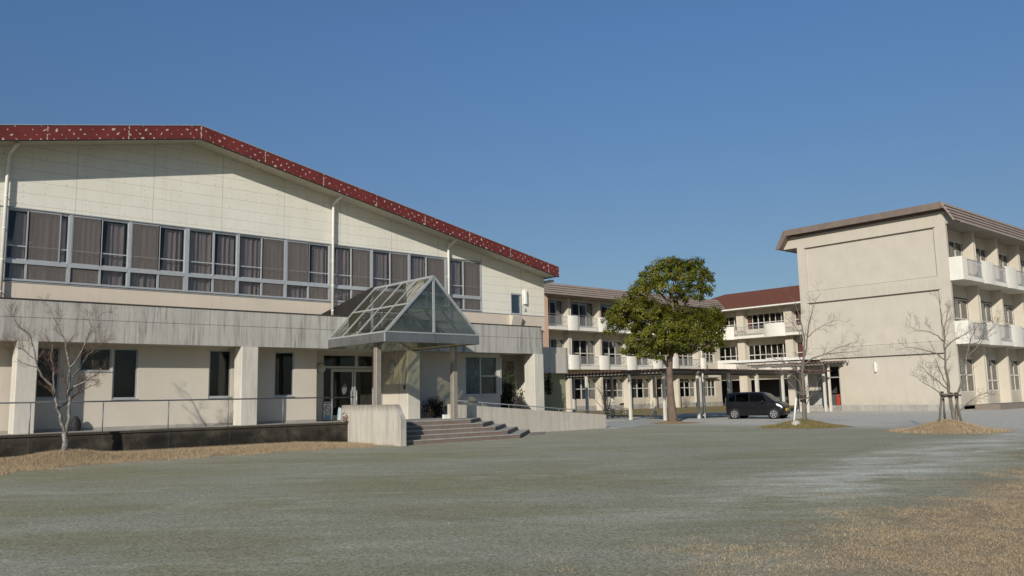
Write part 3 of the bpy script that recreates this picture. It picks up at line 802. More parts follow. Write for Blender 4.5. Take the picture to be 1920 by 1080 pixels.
# far window with louvres in the recess by the end column
fr = MB()
for x0, x1, q0, q1 in ((25.55, 25.6, 1.9, 3.3), (26.45, 26.5, 1.9, 3.3), (25.6, 26.45, 3.25, 3.3), (25.6, 26.45, 1.9, 1.95), (26.0, 26.06, 1.95, 3.25)): fr.box(x0, x1, 30.58, 30.68, q0, q1)
o = fr.build('louvre_window', M['alu'], hall)
l_ = MB()
for k in range(12): l_.box(26.07, 26.44, 30.62, 30.66, 1.99+k*.105, 2.05+k*.105)
l_.box(25.61, 25.99, 30.64, 30.65, 1.96, 3.24); l_.build('louvre', simple('louvre_panel', (.42, .37, .27), .7), o)
# entrance doors
YD = 30.33
fr = MB()
def fbox(x0, x1, z0, z1, d=.07): fr.box(x0, x1, YD, YD+d, z0, z1)
fbox(15.96, 16.02, ZF, 3.45); fbox(18.76, 18.83, ZF, 3.45); fbox(16.02, 18.76, 3.38, 3.45); fbox(16.02, 18.76, 2.86, 2.95)
fbox(17.46, 17.6, 2.95, 3.38); fbox(18.38, 18.46, ZF, 2.86); fbox(18.30, 18.36, 2.95, 3.38)
o = fr.build('door_frame', M['door'], hall)
gl = MB(); gl.box(16.02, 18.76, YD+.03, YD+.034, 2.95, 3.38); gl.box(16.02, 16.33, YD+.03, YD+.034, ZF, 2.86); gl.box(18.46, 18.76, YD+.03, YD+.034, ZF, 2.86); gl.build('pane', M['schoolglass'], o)
for x0, x1 in ((16.35, 17.38), (17.40, 18.36)):
    dm = MB(); k = .1
    for a_, c_, q0, q1 in ((x0, x0+k, ZF+.02, 2.84), (x1-k*.6, x1, ZF+.02, 2.84), (x0+k, x1-k*.6, 2.72, 2.84), (x0+k, x1-k*.6, ZF+.02, ZF+.2)): dm.box(a_, c_, YD-.005, YD+.045, q0, q1)
    d = dm.build('door', M['door'], hall)
    q = MB(); q.box(x0+k, x1-k*.6, YD+.02, YD+.024, ZF+.2, 2.72); q.build('pane', M['schoolglass'], d)
    hx = x1-.12 if x0 < 17 else x0+.12
    q = MB(); q.tube([(hx, YD-.05, 1.1), (hx, YD-.05, 1.95)], .016, 8); q.box(hx-.01, hx+.01, YD-.05, YD, 1.2, 1.22); q.box(hx-.01, hx+.01, YD-.05, YD, 1.83, 1.85); q.build('handle', M['alu'], d)
# leaf-shaped sticker on the left door glass
q = MB(); P = []
for k in range(16):
    t = 2*PI*k/16; P.append((16.98 + .13*math.cos(t)*.75 + .05*math.sin(t), YD+.012, 2.02 + .22*math.sin(t) - .06*math.cos(t)))
q.ext(P, (0, .006, 0)); q.build('oval_sticker', simple('sticker_white', (.14, .15, .145), .6), o)
# columns
for x0, x1, d in ((4.83, 5.41, .68), (11.80, 12.43, .66), (18.83, 19.46, .66), (25.88, 26.48, .72), (-2.15, -1.55, .68)):
    b = MB(); b.cbox(x0, x1, 28.45, 28.45+d, .3 if x0 > 25 else .5, 3.53, .025); b.build('column', M['colm'], hall)
b = MB(); b.box(18.92, 18.99, 28.425, 28.45, 1.98, 2.12) if False else b.box(18.80, 18.83, 28.62, 28.7, 1.95, 2.12); b.build('switch_box', M['black'], hall)
# round wall lamps
def disc(name, c, nrm, r, d=.09):
    b = MB(); c = Vector(c); nrm = Vector(nrm); b.tube([c, c + nrm*d*.6, c + nrm*d], [r, r, r*.82], 28); o = b.build(name, M['lampw'], hall)
    b = MB(); b.tube([c - nrm*.0, c + nrm*.03], r+.025, 28); b.build('lamp_rim', M['alud'], o)
disc('round_lamp', (15.86, 30.3, 2.86), (0, -1, 0), .19); disc('round_lamp', (18.83, 29.62, 2.88), (-1, 0, 0), .25)

# ------------------------------------------------------------------ terrace, stairs, ramp
ter = MB(); ter.prism([(-12, 26.9), (15.2, 26.9), (15.2, 29.9), (-12, 29.9)], -.2, .70); 
tr_ = thing('terrace', (2, 26.9, 0), 'long low terrace with a black algae stained front wall below the handrail', 'terrace wall')
ter.build('wall', M['podium'], tr_)
b = MB(); b.box(-12, 15.2, 26.86, 27.15, .70, .765); b.build('coping', M['podium'], tr_)
b = MB(); b.prism([(-12, 27.15), (15.2, 27.15), (15.2, 27.9), (15.6, 28), (15.6, 30.32), (-12, 30.32)], .70, .752); b.build('paving', M['slab'], tr_)

hr = thing('handrail', (6, 26.95, .76), 'thin grey pipe handrail running along the terrace edge', 'railing')
b = MB(); b.tube([(-8, 26.98, 1.68), (15.5, 26.98, 1.66)], .022, 8); b.build('top_rail', M['rail'], hr)
for x in (-2.6, -.7, 1.2, 3.1, 5.0, 6.93, 8.85, 10.77, 12.71, 14.6):
    b = MB(); b.tube([(x, 26.98, .72), (x, 26.98, 1.66)], .018, 8); b.build('post', M['rail'], hr)

sw = thing('stair_wall', (15.35, 25.5, 0), 'weathered concrete cheek wall with a sloping end beside the entrance steps', 'wall')
b = MB(); b.ext([(15.2, 27.4, -.1), (15.2, 23.4, -.1), (15.2, 23.4, .88), (15.2, 23.82, 1.375), (15.2, 27.4, 1.375)], (.24, 0, 0)); b.build('wall', M['stairwall'], sw, bevel=.012)

stp = thing('entrance_steps', (18, 25, 0), 'brown tiled entrance steps widening out to the right under the glass canopy', 'steps')
NS = 5; R_ = .148
for i in range(NS):
    yf = 23.72 + .33*i; xc = 20.75 - .33*i; z0 = -.05 if i == 0 else R_*i - .006
    d = 26.88 - yf
    P = [(15.44, yf), (xc, yf), (xc + d*1.04, 26.88), (15.44, 26.88)]
    b = MB(); b.prism(P, z0, R_*(i+1)-.03)
    b.build('step', M['steps'], stp)
    b = MB(); yn, xn = yf-.015, xc+.006; P = [(15.44, yn), (xn, yn), (xn + d*1.04+.02, 26.88), (15.44, 26.88)]; b.prism(P, R_*(i+1)-.03, R_*(i+1)); b.build('tread', M['plinth'], stp)
b = MB(); b.prism([(15.44, 26.88), (20.3, 26.88), (20.3, 30.3), (15.96, 30.3), (15.6, 30.3), (15.6, 27.9), (15.44, 27.9)], .5, R_*5); b.build('landing', M['plinth'], stp)
# dark grating at the foot of the steps
b = MB(); b.prism([(22.3, 24.9), (23.1, 24.9), (25.0, 26.85), (24.2, 26.85)], .004, .014); b.build('drain_grate', M['gravelm'], stp)

rw = thing('ramp_wall', (24.5, 26.9, 0), 'long pale concrete ramp wall sloping down to the right of the steps', 'wall')
def rz(x): return 1.31 + (x - 19.84)*(-.0755)
b = MB(); b.ext([(19.78, 26.8, -.1), (28.9, 26.8, -.1), (28.9, 26.8, rz(28.9)), (19.78, 26.8, rz(19.78))], (0, .22, 0)); b.build('wall', M['ramp'], rw, bevel=.012)
b = MB(); b.tube([(19.9, 26.91, rz(19.9)+.16), (29.1, 26.91, rz(29.1)+.13), (29.6, 26.91, .60)], .02, 8)
for x in (20.15, 21.5, 22.95, 24.4, 25.9, 27.4, 28.7): b.tube([(x, 26.91, rz(x)-.02), (x, 26.91, rz(x)+.15)], .014, 6)
b.build('handrail', M['rail'], rw)
b = MB(); b.ext([(20.3, 27.02, .74), (29, 27.02, .05), (29, 27.02, -.1), (20.3, 27.02, -.1)], (0, 1.3, 0)); b.build('ramp_floor', M['slab'], rw)

# ------------------------------------------------------------------ glass entrance canopy
cn = thing('glass_canopy', (17.3, 26.4, .74), 'glass gabled entrance canopy with a grey metal rim on two square posts', 'canopy')
CX0, CX1, CY0, CY1 = 15.22, 19.40, 24.40, 28.5
ZB, ZT, ZE, ZA = 3.55, 3.86, 3.90, 6.0; AX = 17.31
b = MB()
b.box(CX0, CX1, CY0, CY0+.05, ZB, ZT); b.box(CX0, CX0+.05, CY0+.05, CY1, ZB, ZT); b.box(CX1-.05, CX1, CY0+.05, CY1, ZB, ZT)
o = b.build('rim', M['fasciagrey'], cn, bevel=.006)
b = MB()
for x in (17.36,): b.box(x-.004, x+.004, CY0-.002, CY0, ZB, ZT)
for y in (25.4, 26.4, 27.45): b.box(CX0-.002, CX0, y-.004, y+.004, ZB, ZT)
b.build('rim_joint', M['black'], o)
# soffit boards round the glazed opening (left half light, right half board)
b = MB(); b.box(CX0+.05, CX1-.05, CY0+.05, CY0+.3, ZB+.03, ZB+.06); b.box(CX1-.45, CX1-.05, CY0+.3, CY1, ZB+.03, ZB+.06); b.box(CX0+.05, CX0+.25, CY0+.3, CY1, ZB+.03, ZB+.06)
b.build('soffit', M['ceil'], cn)
# glazing bars
fr = MB(); W = .07
A0, A1 = Vector((AX, CY0+.03, ZA)), Vector((AX, CY1+.0, ZA+.02))
L0, L1 = Vector((CX0+.04, CY0+.03, ZE)), Vector((CX0+.04, CY1-.0, ZE)); Q0, Q1 = Vector((CX1-.04, CY0+.03, ZE)), Vector((CX1-.04, CY1-.0, ZE))
fr.bar(A0, A1, .09, .07); fr.bar(L0, L1, .07, .06); fr.bar(Q0, Q1, .07, .06); fr.bar(L0, Q0, .06, .05)
fr.bar(L0, A0, .09, .08); fr.bar(Q0, A0, .09, .08); fr.bar(L1, A1, .09, .08); fr.bar(Q1, A1, .09, .08)
fr.bar((AX, CY0+.03, ZE), A0, .09, .06, up=(0, 1, 0))
for t in (.25, .5, .75):
    fr.bar(L0.lerp(L1, t), A0.lerp(A1, t), .045, .06); fr.bar(Q0.lerp(Q1, t), A0.lerp(A1, t), .045, .06)
fr.bar(L0.lerp(A0, .5), L1.lerp(A1, .5), .05, .06); fr.bar(Q0.lerp(A0, .5), Q1.lerp(A1, .5), .05, .06)
fr.build('glazing_bar', simple('canopy_bar_aluminium', (.4, .42, .42), .45, metal=.4, var=.08), cn)
def inset(P, k=.04):
    c = sum((Vector(p) for p in P), Vector((0, 0, 0)))/len(P)
    return [Vector(p) + (c - Vector(p)).normalized()*k for p in P]
for a, e, nm, mat in ((L0, L1, 'roof_pane', 'roofglass'), (Q0, Q1, 'roof_pane', 'canopyglass')):
    for i in range(4):
        for j in range(2):
            t0, t1, s0, s1 = i/4, (i+1)/4, j/2, (j+1)/2
            P = [a.lerp(e, t0).lerp(A0.lerp(A1, t0), s0), a.lerp(e, t1).lerp(A0.lerp(A1, t1), s0), a.lerp(e, t1).lerp(A0.lerp(A1, t1), s1), a.lerp(e, t0).lerp(A0.lerp(A1, t0), s1)]
            b = MB(); b.ext(inset(P, .02), (0, 0, .006)); b.build(nm, M[mat], cn)
ML = Vector((AX, CY0+.03, ZE))
for P in ([L0, ML, A0], [ML, Q0, A0]):
    b = MB(); b.ext(inset(P, .02), (0, .006, 0)); b.build('gable_pane', M['canopyglass'], cn)
b = MB(); b.ext(inset([L1 + Vector((.25, 0, .02)), ML + Vector((0, CY1-CY0-.05, .02)), A1 + Vector((0, 0, -.25))], .02), (0, .006, 0)) if False else None
# posts
for x, y in ((15.62, 25.55), (19.18, 25.75)):
    b = MB(); b.cbox(x-.105, x+.105, y-.105, y+.105, .735, ZB+.04, .012); b.build('post', M['post'], cn)
# small dark lichen-covered roof between canopy and wall
b = MB()
zt = 4.836
b.add([(15.0, 28.74, zt), (16.12, 28.49, zt), (AX, 28.49, ZA+.05), (AX, 28.74, ZA+.08)], [(0, 1, 2, 3)])
b.add([(AX*2-15.0, 28.74, zt), (AX*2-16.12, 28.49, zt), (AX, 28.49, ZA+.05), (AX, 28.74, ZA+.08)], [(3, 2, 1, 0)])
o = b.build('lichen_roof', M['darkroof'], cn); so = o.modifiers.new('thick', 'SOLIDIFY'); so.thickness = .05; so.offset = 0

# planter with shrub beside the steps, kerb blocks
for i, (x0, x1) in enumerate(((19.52, 19.86), (19.88, 20.22))):
    b = MB(); b.box(x0, x1, 26.35+.55, 26.45+.55, .735, .9)
    tag(b.build('kerb_block', M['white'], loc=(x0, 26.9, .735)), ['white block by the column base, next to the dark shrub', 'white block beside the ramp wall end, right of its twin'][i], 'block')

# no smoking sign
ns = thing('no_smoking_sign', (16.17, 30.27, .8), 'white no smoking notice with a barred cigarette by the entrance door', 'sign')
b = MB(); b.box(15.99, 16.36, 30.25, 30.275, .78, 1.5); b.build('board', M['white'], ns)
b = MB(); C0 = Vector((16.18, 30.249, 1.22)); n = 32
ro, ri = .15, .118
vs = []; fs = []
for k in range(n):
    t = 2*PI*k/n
    for r, y in ((ro, 0), (ri, 0), (ro, -.004), (ri, -.004)): vs.append((C0.x + r*math.cos(t), C0.y + y, C0.z + r*math.sin(t)))
for k in range(n):
    a = k*4; c = ((k+1) % n)*4; fs += [(a+2, a+3, c+3, c+2), (a, a+2, c+2, c), (a+1, c+1, c+3, a+3)]
b.add(vs, fs); b.bar(C0 + Vector((-.1, -.004, .1)), C0 + Vector((.1, -.004, -.1)), .03, .006); b.build('ring', simple('sign_maroon', (.14, .03, .035), .5), ns)
b = MB(); b.bar(C0 + Vector((-.085, -.001, -.02)), C0 + Vector((.07, -.001, .03)), .028, .004); b.build('cigarette', M['black'], ns)
b = MB(); b.box(16.03, 16.32, 30.246, 30.25, .80, .98); b.build('caption_panel', simple('sign_blue', (.22, .33, .38), .5), ns)
b = MB()
for x in (16.05, 16.1, 16.25, 16.29): b.box(x, x+.03, 30.244, 30.25, 1.0, 1.04)
for k in range(5): b.box(16.03+k*.06, 16.07+k*.06, 30.246, 30.25, 1.42, 1.46)
b.build('caption', M['black'], ns)
# pale bag left by the door
b = MB(); b.smooth = True
vs = []; fs = []
for j in range(6):
    t = j/5; z = .76 + .5*t; r = .24*(1 - .25*t*t)
    for k in range(12):
        a = 2*PI*k/12; q = r*(1 + .14*noise.noise(Vector((math.cos(a)*2, math.sin(a)*2, t*3)))); vs.append((16.72 + q*math.cos(a), 30.0 + q*.6*math.sin(a), z + .03*math.sin(a*3)*t))
for j in range(5):
    for k in range(12): k2 = (k+1) % 12; fs.append((j*12+k, j*12+k2, (j+1)*12+k2, (j+1)*12+k))
fs.append(tuple(range(60, 72))); b.add(vs, fs)
tag(b.build('bag', simple('pale_blue_bag', (.33, .4, .42), .6), loc=(16.72, 30, .76)), 'pale blue bag standing in front of the left entrance door', 'bag')
# clothing-dark bundle on the terrace behind the left tree
b = MB(); b.smooth = True; vs = []; fs = []
for j in range(7):
    t = j/6; r = .15*math.sin(PI*(.25 + .72*t))**.6
    for k in range(12):
        a = 2*PI*k/12; q = r*(1 + .2*noise.noise(Vector((math.cos(a)*3, math.sin(a)*3, t*4)))); vs.append((6.72 + q*math.cos(a), 29.2 + q*math.sin(a)*.7, .755 + .46*t))
for j in range(6):
    for k in range(12): k2 = (k+1) % 12; fs.append((j*12+k, j*12+k2, (j+1)*12+k2, (j+1)*12+k))
fs.append(tuple(range(72, 84))); b.add(vs, fs)
tag(b.build('bin_bag', M['black'], loc=(6.72, 29.2, .755)), 'small black bundle at the foot of the wall behind the left tree', 'bag')

# stair block with curved parapet at the right end of the hall
sb = thing('stair_block', (28.6, 31, 0), 'grey concrete parapet with a rounded corner above an olive wall, right of the hall', 'building')
b = MB(); P = [(26.95, 29.9), (29.32, 29.9)]
for k in range(1, 7):
    t = k/6*PI/2; P.append((29.32 + .45*math.sin(t), 30.35 - .45*math.cos(t)))
P += [(29.77, 34), (26.95, 34)]
b.prism(P, 2.69, 3.98); b.build('parapet', M['conc2'], sb)
b = MB(); b.prism([(26.95, 30.3), (29.7, 30.3), (29.7, 34), (26.95, 34)], -.1, 2.69); b.build('lower_wall', M['olive'], sb)

# ------------------------------------------------------------------ school blocks
class LM(MB):
    """MB in a facade frame: s along the wall, n outward, z up"""
    def __init__(s, O, U, Nn): super().__init__(); s.O, s.U, s.Nn = Vector((*O, 0)), Vector((*U, 0)), Vector((*Nn, 0))
    def P(s, a, n, z): v = s.O + s.U*a + s.Nn*n; return (v.x, v.y, z)
    def lb(s, s0, s1, n0, n1, z0, z1):
        a = s.P(s0, n0, z0); b = s.P(s1, n1, z1); return s.box(a[0], b[0], a[1], b[1], a[2], b[2])

def school_window(th, fr, s0, s1, z0, z1, n, nv, cross=.55, curt=(), dark=None, panel=0, name='window', low=None):
    """multi-light window: frame, pane and curtains; curt = [(a, b, kind)] as fractions"""
    mk = lambda: LM(*fr)
    f = mk(); t = .06
    f.lb(s0, s0+t, n, n+.09, z0, z1); f.lb(s1-t, s1, n, n+.09, z0, z1)
    f.lb(s0+t, s1-t, n, n+.09, z1-t, z1); f.lb(s0+t, s1-t, n, n+.09, z0, z0+t)
    zc = z0 + (z1-z0)*cross
    f.lb(s0+t, s1-t, n+.01, n+.085, zc-.045, zc+.045)
    for i in range(1, nv):
        x = s0 + (s1-s0)*i/nv; w_ = .05 if i % 2 == 0 or nv < 4 else .035
        f.lb(x-w_, x+w_, n+.015, n+.08, z0+t, zc-.045); f.lb(x-w_, x+w_, n+.015, n+.08, zc+.045, z1-t)
    if panel: f.lb(s0+t, s1-t, n+.02, n+.06, z0+t, z0+panel)
    if low:
        for q in range(3): f.lb(s0+t, s1-t, n+.095, n+.11, z0+.1+q*low/3, z0+.13+q*low/3)
    o = f.build(name, M['frame'], th)
    g_ = mk(); g_.lb(s0+t, s1-t, n+.03, n+.034, z0+t, z1-t); g_.build('pane', M['schoolglass'], o)
    for kind in set(c[2] for c in curt):
        c_ = mk()
        for a, b, kd in curt:
            if kd != kind: continue
            x0, x1 = s0 + (s1-s0)*a, s0 + (s1-s0)*b; m = max(4, int((x1-x0)/.05)); vs = []; fs = []
            for j in range(2):
                for i in range(m+1):
                    x = x0 + (x1-x0)*i/m
                    vs.append(c_.P(x, n-.12 + .035*math.sin(i*1.9 + a*9), (z0+.08 + max(panel, 0), z1-.12)[j]))
            for i in range(m): fs.append((i, i+1, m+2+i, m+1+i))
            c_.add(vs, fs)
        c_.build('curtain', M[{'w': 'whitecurtain', 'r': 'redcurtain'}[kind]], o)
    return o

def balcony(th, fr, s0, s1, zb, ztop, solids, nb=0, dep=.87, slab=.3, bulge=.2, thickrail=.03, name='balcony', close=None):
    b = LM(*fr); b.lb(s0, s1, nb, dep+.02, zb, zb+slab)
    for a, c in solids:
        m = 10 if bulge else 1; P = []
        ff = lambda t: dep + (bulge*(1 - abs(2*t-1)**2.6))
        front = [(a + (c-a)*i/m, ff(i/m)) for i in range(m+1)]
        back = [(c, dep-.1), (a, dep-.1)]
        pl = [b.P(x, n, zb-.03) for x, n in front + back]
        b.ext(pl, (0, 0, ztop-zb+.03))
    if close is not None:
        b.lb(close, close+.1, nb, dep-.1, zb+slab, ztop); b.lb(close, close+.1, nb-.0, dep+.02, zb-.03, zb)
    o = b.build(name, M['balc'], th)
    edges = sorted(solids); gaps = []; x = s0
    for a, c in edges:
        if a - x > .25: gaps.append((x, a))
        x = c
    if s1 - x > .25: gaps.append((x, s1))
    for a, c in gaps:
        r = LM(*fr); n = dep - .03; zt = ztop - .12
        r.lb(a, c, n-.025, n+.025, zt-.04, zt); r.lb(a, c, n-.015, n+.015, zb+slab+.06, zb+slab+.09)
        k = int((c-a)/.125)
        for i in range(k+1):
            x = a + (c-a)*i/max(1, k); hw = .018 if i % 8 == 0 else .009
            r.lb(x-hw, x+hw, n-hw, n+hw, zb+slab, zt-.04)
        # low washing bracket behind the bars
        r.bar(r.P(a+.15, n-.25, zb+slab+.25), r.P(c-.7, n-.25, zb+slab+.25), .04); r.bar(r.P(c-.7, n-.25, zb+slab+.25), r.P(c-.15, n-.12, zb+slab+.6), .04)
        r.build('railing', M['railb'], o)
    return o

def mansard(th, fr, s0, s1, n0, z0, n1, z1, name='roof_edge', k=5):
    """sloping roof skirt of lapped sheets"""
    b = LM(*fr)
    for i in range(k):
        t0, t1 = i/k, (i+1)/k
        na, za = n0 + (n1-n0)*t0, z0 + (z1-z0)*t0; nb_, zb_ = n0 + (n1-n0)*t1, z0 + (z1-z0)*t1
        L = [(na+.07, za-.01), (na+.07, za+.035), (nb_+.012, zb_), (nb_-.06, zb_), (na-.06, za)]
        if i == 0: L[0] = (na+.07, za-.04)
        b.ext([b.P(s0, n, z) for n, z in L], Vector(b.U)*(s1-s0))
    o = b.build(name, M['slate'], th); d = LM(*fr)
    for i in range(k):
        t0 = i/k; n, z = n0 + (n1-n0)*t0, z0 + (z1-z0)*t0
        d.bar(d.P(s0, n+.074, z-.022), d.P(s1, n+.074, z-.022), .05, .035)  # dark bars added under each lap in place of its shadow
    d.build('lap_shade_bar', M['lap_shade'], o)
    return o

def drain2(th, fr, s, n, z0, z1):
    b = LM(*fr); a, c = b.P(s, n, z0), b.P(s, n, z1); b.tube([a, c], .055, 10)
    z = z1 - .4
    while z > z0: b.tube([b.P(s, n, z), b.P(s, n, z-.05)], .068, 10); z -= 1.3
    b.build('drain_pipe', M['pipe'], th)

# --- right block: end wall towards the yard, balconies on its right flank
rb = thing('classroom_block', (60, 28.5, 0), 'three storey cream block with a blank panelled end wall facing the bare trees', 'building')
FR = ((60, 22.8), (1, 0), (0, -1))
b = MB(); X0 = 60.0
# recessed panels are set 6 cm behind the proud border strips
def strip(y0, y1, z0, z1): b.box(X0, X0+.25, y0, y1, z0, z1)
strip(22.8, 23.62, .42, 13.86); strip(33.5, 34.2, 3.95, 13.86); strip(23.62, 33.5, 12.83, 13.86); strip(23.62, 33.5, 8.4, 9.37); strip(23.62, 33.5, 3.95, 4.82)
b.box(X0+.05, X0+.25, 31.35, 34.2, 3.35, 3.95)
b.box(X0+.05, X0+.25, 22.8+.82, 31.35, .42, 3.9); b.box(X0+.05, X0+.25, 32.55, 34.2, .42, 3.35)
b.box(X0+.25, X0+.45, 31.15, 31.35, .42, 3.35)
b.build('end_wall', M['rb'], rb)
b = MB(); b.box(X0+.13, X0+.25, 23.62, 33.5, 9.37, 12.83); b.box(X0+.13, X0+.25, 23.62, 33.5, 4.82, 8.4); b.box(X0+.13, X0+.25, 23.62, 31.35, 3.90, 3.95)
b.build('recessed_panel', M['rbp'], rb)
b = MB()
for z, h in ((12.83, .035), (8.40, .035), (3.95, .04)): b.box(X0-.025, X0, 23.5, 33.6 if z > 4 else 33.6, z, z+h)  # black lines in place of the shadow at the panel heads
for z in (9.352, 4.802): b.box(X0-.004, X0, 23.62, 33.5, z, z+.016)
for z0, z1 in ((9.37, 12.83), (4.82, 8.4)): b.box(X0+.122, X0+.129, 23.62, 23.645, z0, z1)  # dark uprights stand in for the shadow of the recess edge
b.build('recess_shadow_line', M['edge_and_shadow'], rb)
b = MB(); b.box(X0-.06, X0+.25, 22.74, 31.35, -.1, .42); b.build('plinth', M['plinth'], rb)
b = LM(*FR)
SE = 32.0
b.lb(.25, SE, -.95, -.75, .3, 1.25) ; b.lb(.25, SE, -.95, -.75, 3.65, 4.9); b.lb(.25, SE, -.95, -.75, 8.05, 9.35); b.lb(.25, SE, -.95, -.75, 12.2, 13.86)
b.lb(.25, SE, -11.4, -11.2, 0, 13.86); b.lb(SE, SE+.2, -11.4, -.75, 0, 13.86)
b.build('flank_wall', M['rb'], rb)
b = LM(*FR)
for z in (.3, 4.7, 9.15): b.lb(.3, SE, -11.1, -.96, z-.1, z)
b.lb(.3, SE, -5.2, -5.0, .3, 13.8)
b.build('inner_floor', M['inside'], rb)
FINS = [4.76 + 4.65*i for i in range(6)]
for s in FINS:
    f = LM(*FR); f.lb(s, s+.3, -.75, 0, -.1, 4.55); f.lb(s, s+.3, -.75, 0, 4.9, 8.97); f.lb(s, s+.3, -.75, 0, 9.35, 13.86); f.build('fin_wall', M['fin'], rb)
b = LM(*FR); b.lb(.25, SE, -.75, .01, 4.25, 4.55) if False else b.lb(.25, SE, -.75, 1.0, 12.98, 13.03); b.build('eaves_soffit', simple('grey_soffit', (.3, .28, .24), .8), rb)
for zb, zt in ((4.55, 6.12), (8.97, 10.58)):
    sol = [(0, .82)] + [(3.62 + 4.65*i, 5.91 + 4.65*i) for i in range(6)]
    o = balcony(rb, FR, .1, SE, zb, zt, [(a, c) for a, c in sol if a > 0], nb=-.75, bulge=.12, close=None)
    b = LM(*FR); b.lb(-.012, .82, .80, .905, zb-.02, zt); b.lb(-.012, .09, .012, .80, zb-.02, zt); b.build('corner_parapet', M['balc'], o)
prev = .25
for i, s in enumerate(FINS):
    a, c = (prev if i else .9), s
    for z0, z1, k in ((4.95, 7.95, 1), (9.4, 12.2, 2)):
        school_window(rb, FR, a+.03, c-.03, z0, z1, -.85, 4 if i else 3, .52, [(.55, .8, 'w'), (.8, .98, 'r')] if (i+k) % 2 else [(.3, .5, 'w'), (.72, .96, 'w')], panel=.4)
    if i % 2 == 0: school_window(rb, FR, a+.03, c-.03, 1.25, 3.65, -.85, 4 if i else 3, .5, [(.05, .75, 'w'), (.8, .97, 'r')])
    else: school_window(rb, FR, a+.9, c-.03, .45, 3.65, -.85, 3, .5, [(.02, .36, 'w'), (.68, .95, 'r')], panel=.9)
    f = LM(*FR); f.lb(a, a+.9, -.95, -.75, 1.25, 3.65) if i % 2 else None
    if f.v: f.build('door_pier', M['rb'], rb)
    prev = s + .3
for s in (5.34, 14.64, 23.9):
    for z0, z1 in ((.1, 4.5), (4.9, 8.95), (9.35, 12.95)): drain2(rb, FR, s, -.12, z0, z1)
b = LM(*FR); b.lb(2.3, SE, 0, 1.6, -.1, .38); b.build('planting_kerb', M['gravelm'], rb)
# roof
b = MB(); Xa, Xb = 59.35, 93
b.ext([(Xa, 22.72, 14.30), (Xa, 34.95, 14.28), (Xa, 34.95, 14.44), (Xa, 22.72, 14.47)], (Xb-Xa, 0, 0))
b.ext([(Xa+.02, 21.97, 13.02), (Xa+.02, 22.6, 14.0), (Xa+.02, 22.75, 14.02), (Xa+.02, 22.8, 14.3), (Xa+.02, 22.66, 14.36), (Xa+.02, 21.88, 13.1)], (.12, 0, 0))
b.ext([(Xa+.02, 35.42, 12.98), (Xa+.02, 34.72, 13.98), (Xa+.02, 34.72, 14.27), (Xa+.02, 34.98, 14.40), (Xa+.02, 35.76, 13.02)], (33, 0, 0))
b.ext([(Xa, 22.8, 14.0), (Xa, 34.85, 13.98), (Xa, 34.85, 14.28), (Xa, 22.8, 14.30)], (.18, 0, 0))
b.box(60, 93, 22.8, 34.2, 13.86, 14.27)
b.build('roof', simple('brown_roof_edge', (.17, .13, .105), .65, var=.15, scale=1.5), rb)
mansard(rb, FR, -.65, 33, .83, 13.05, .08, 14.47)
b = MB(); b.ext([(60.0, 34.2, 13.0), (60.0, 35.40, 13.0), (60.0, 34.70, 13.97), (60.0, 34.2, 13.97)], (32, 0, 0)); b.build('eaves_end', M['rb'], rb)
b = MB(); b.ext([(60.02, 22.795, 13.86), (60.02, 22.795, 12.98), (60.02, 22.02, 13.02), (60.02, 22.62, 13.95)], (.2, 0, 0)); b.build('eaves_end', simple('eaves_end_paint', (.34, .32, .27), .8), rb)
# wall lights
b = MB(); b.cbox(59.86, 59.93, 28.43, 28.59, 2.83, 3.55, .02) ; b.box(59.93, 60.05, 28.45, 28.57, 2.9, 3.5); b.build('wall_light', M['white'], rb)
b = MB(); b.tube([(60.05, 30.55, 3.7), (59.85, 30.55, 3.75), (59.68, 30.5, 3.62)], [.03, .03, .09], 10); b.build('spot_light', M['alud'], rb)
# ground floor entrance in the left corner of the end wall
fr_ = MB(); fr_.box(60.02, 60.1, 31.35, 31.42, .42, 3.35); fr_.box(60.02, 60.1, 31.42, 32.55, 2.5, 2.58)
o = fr_.build('door_frame', M['door'], rb)
b = MB(); b.box(60.2, 60.24, 31.42, 32.5, 2.6, 3.3); b.build('pane', M['schoolglass'], o)
b = MB(); b.box(62.6, 62.7, 30.8, 34, .3, 3.5); b.box(60.3, 62.6, 30.8, 34, 3.36, 3.44); b.box(60.3, 62.6, 30.8, 30.9, .3, 3.4); b.box(60.25, 62.6, 30.9, 34, .3, .4); b.build('entrance_lobby', M['inside'], rb)
dr = MB(); dr.box(59.98, 60.04, 32.56, 33.25, .45, 1.45); 
for y in (32.56, 33.2): dr.box(59.98, 60.04, y, y+.05, 1.45, 3.2)
dr.box(59.98, 60.04, 32.61, 33.2, 3.14, 3.2)
d = dr.build('door', simple('pale_grey_door', (.42, .44, .43), .5), rb)
b = MB(); b.box(60.005, 60.02, 32.61, 33.2, 1.45, 3.14); b.build('pane', M['schoolglass'], d)
b = MB()
for i in range(1, 6): b.box(59.985, 60.0, 32.61+i*.098-.008, 32.61+i*.098+.008, 1.45, 3.14)
for i in range(1, 14): b.box(59.99, 60.004, 32.61, 33.2, 1.45+i*.12-.008, 1.45+i*.12+.008)
b.build('door_grille', M['alud'], d)
b = MB(); b.box(58.3, 60, 31.4, 36.5, -.1, .25); b.box(59.2, 60, 31.4, 34.2, .25, .42); b.build('doorstep', M['plinth'], rb)
b = MB(); b.smooth = False; b.cbox(60.6, 61.1, 31.55, 32.1, .42, .95, .05); b.box(60.68, 61.02, 31.62, 32.04, .95, 1.25)
tag(b.build('red_bin', simple('red_plastic', (.42, .05, .025), .5), loc=(60.85, 31.8, .42)), 'red bin standing just inside the open doorway of the right block', 'bin')

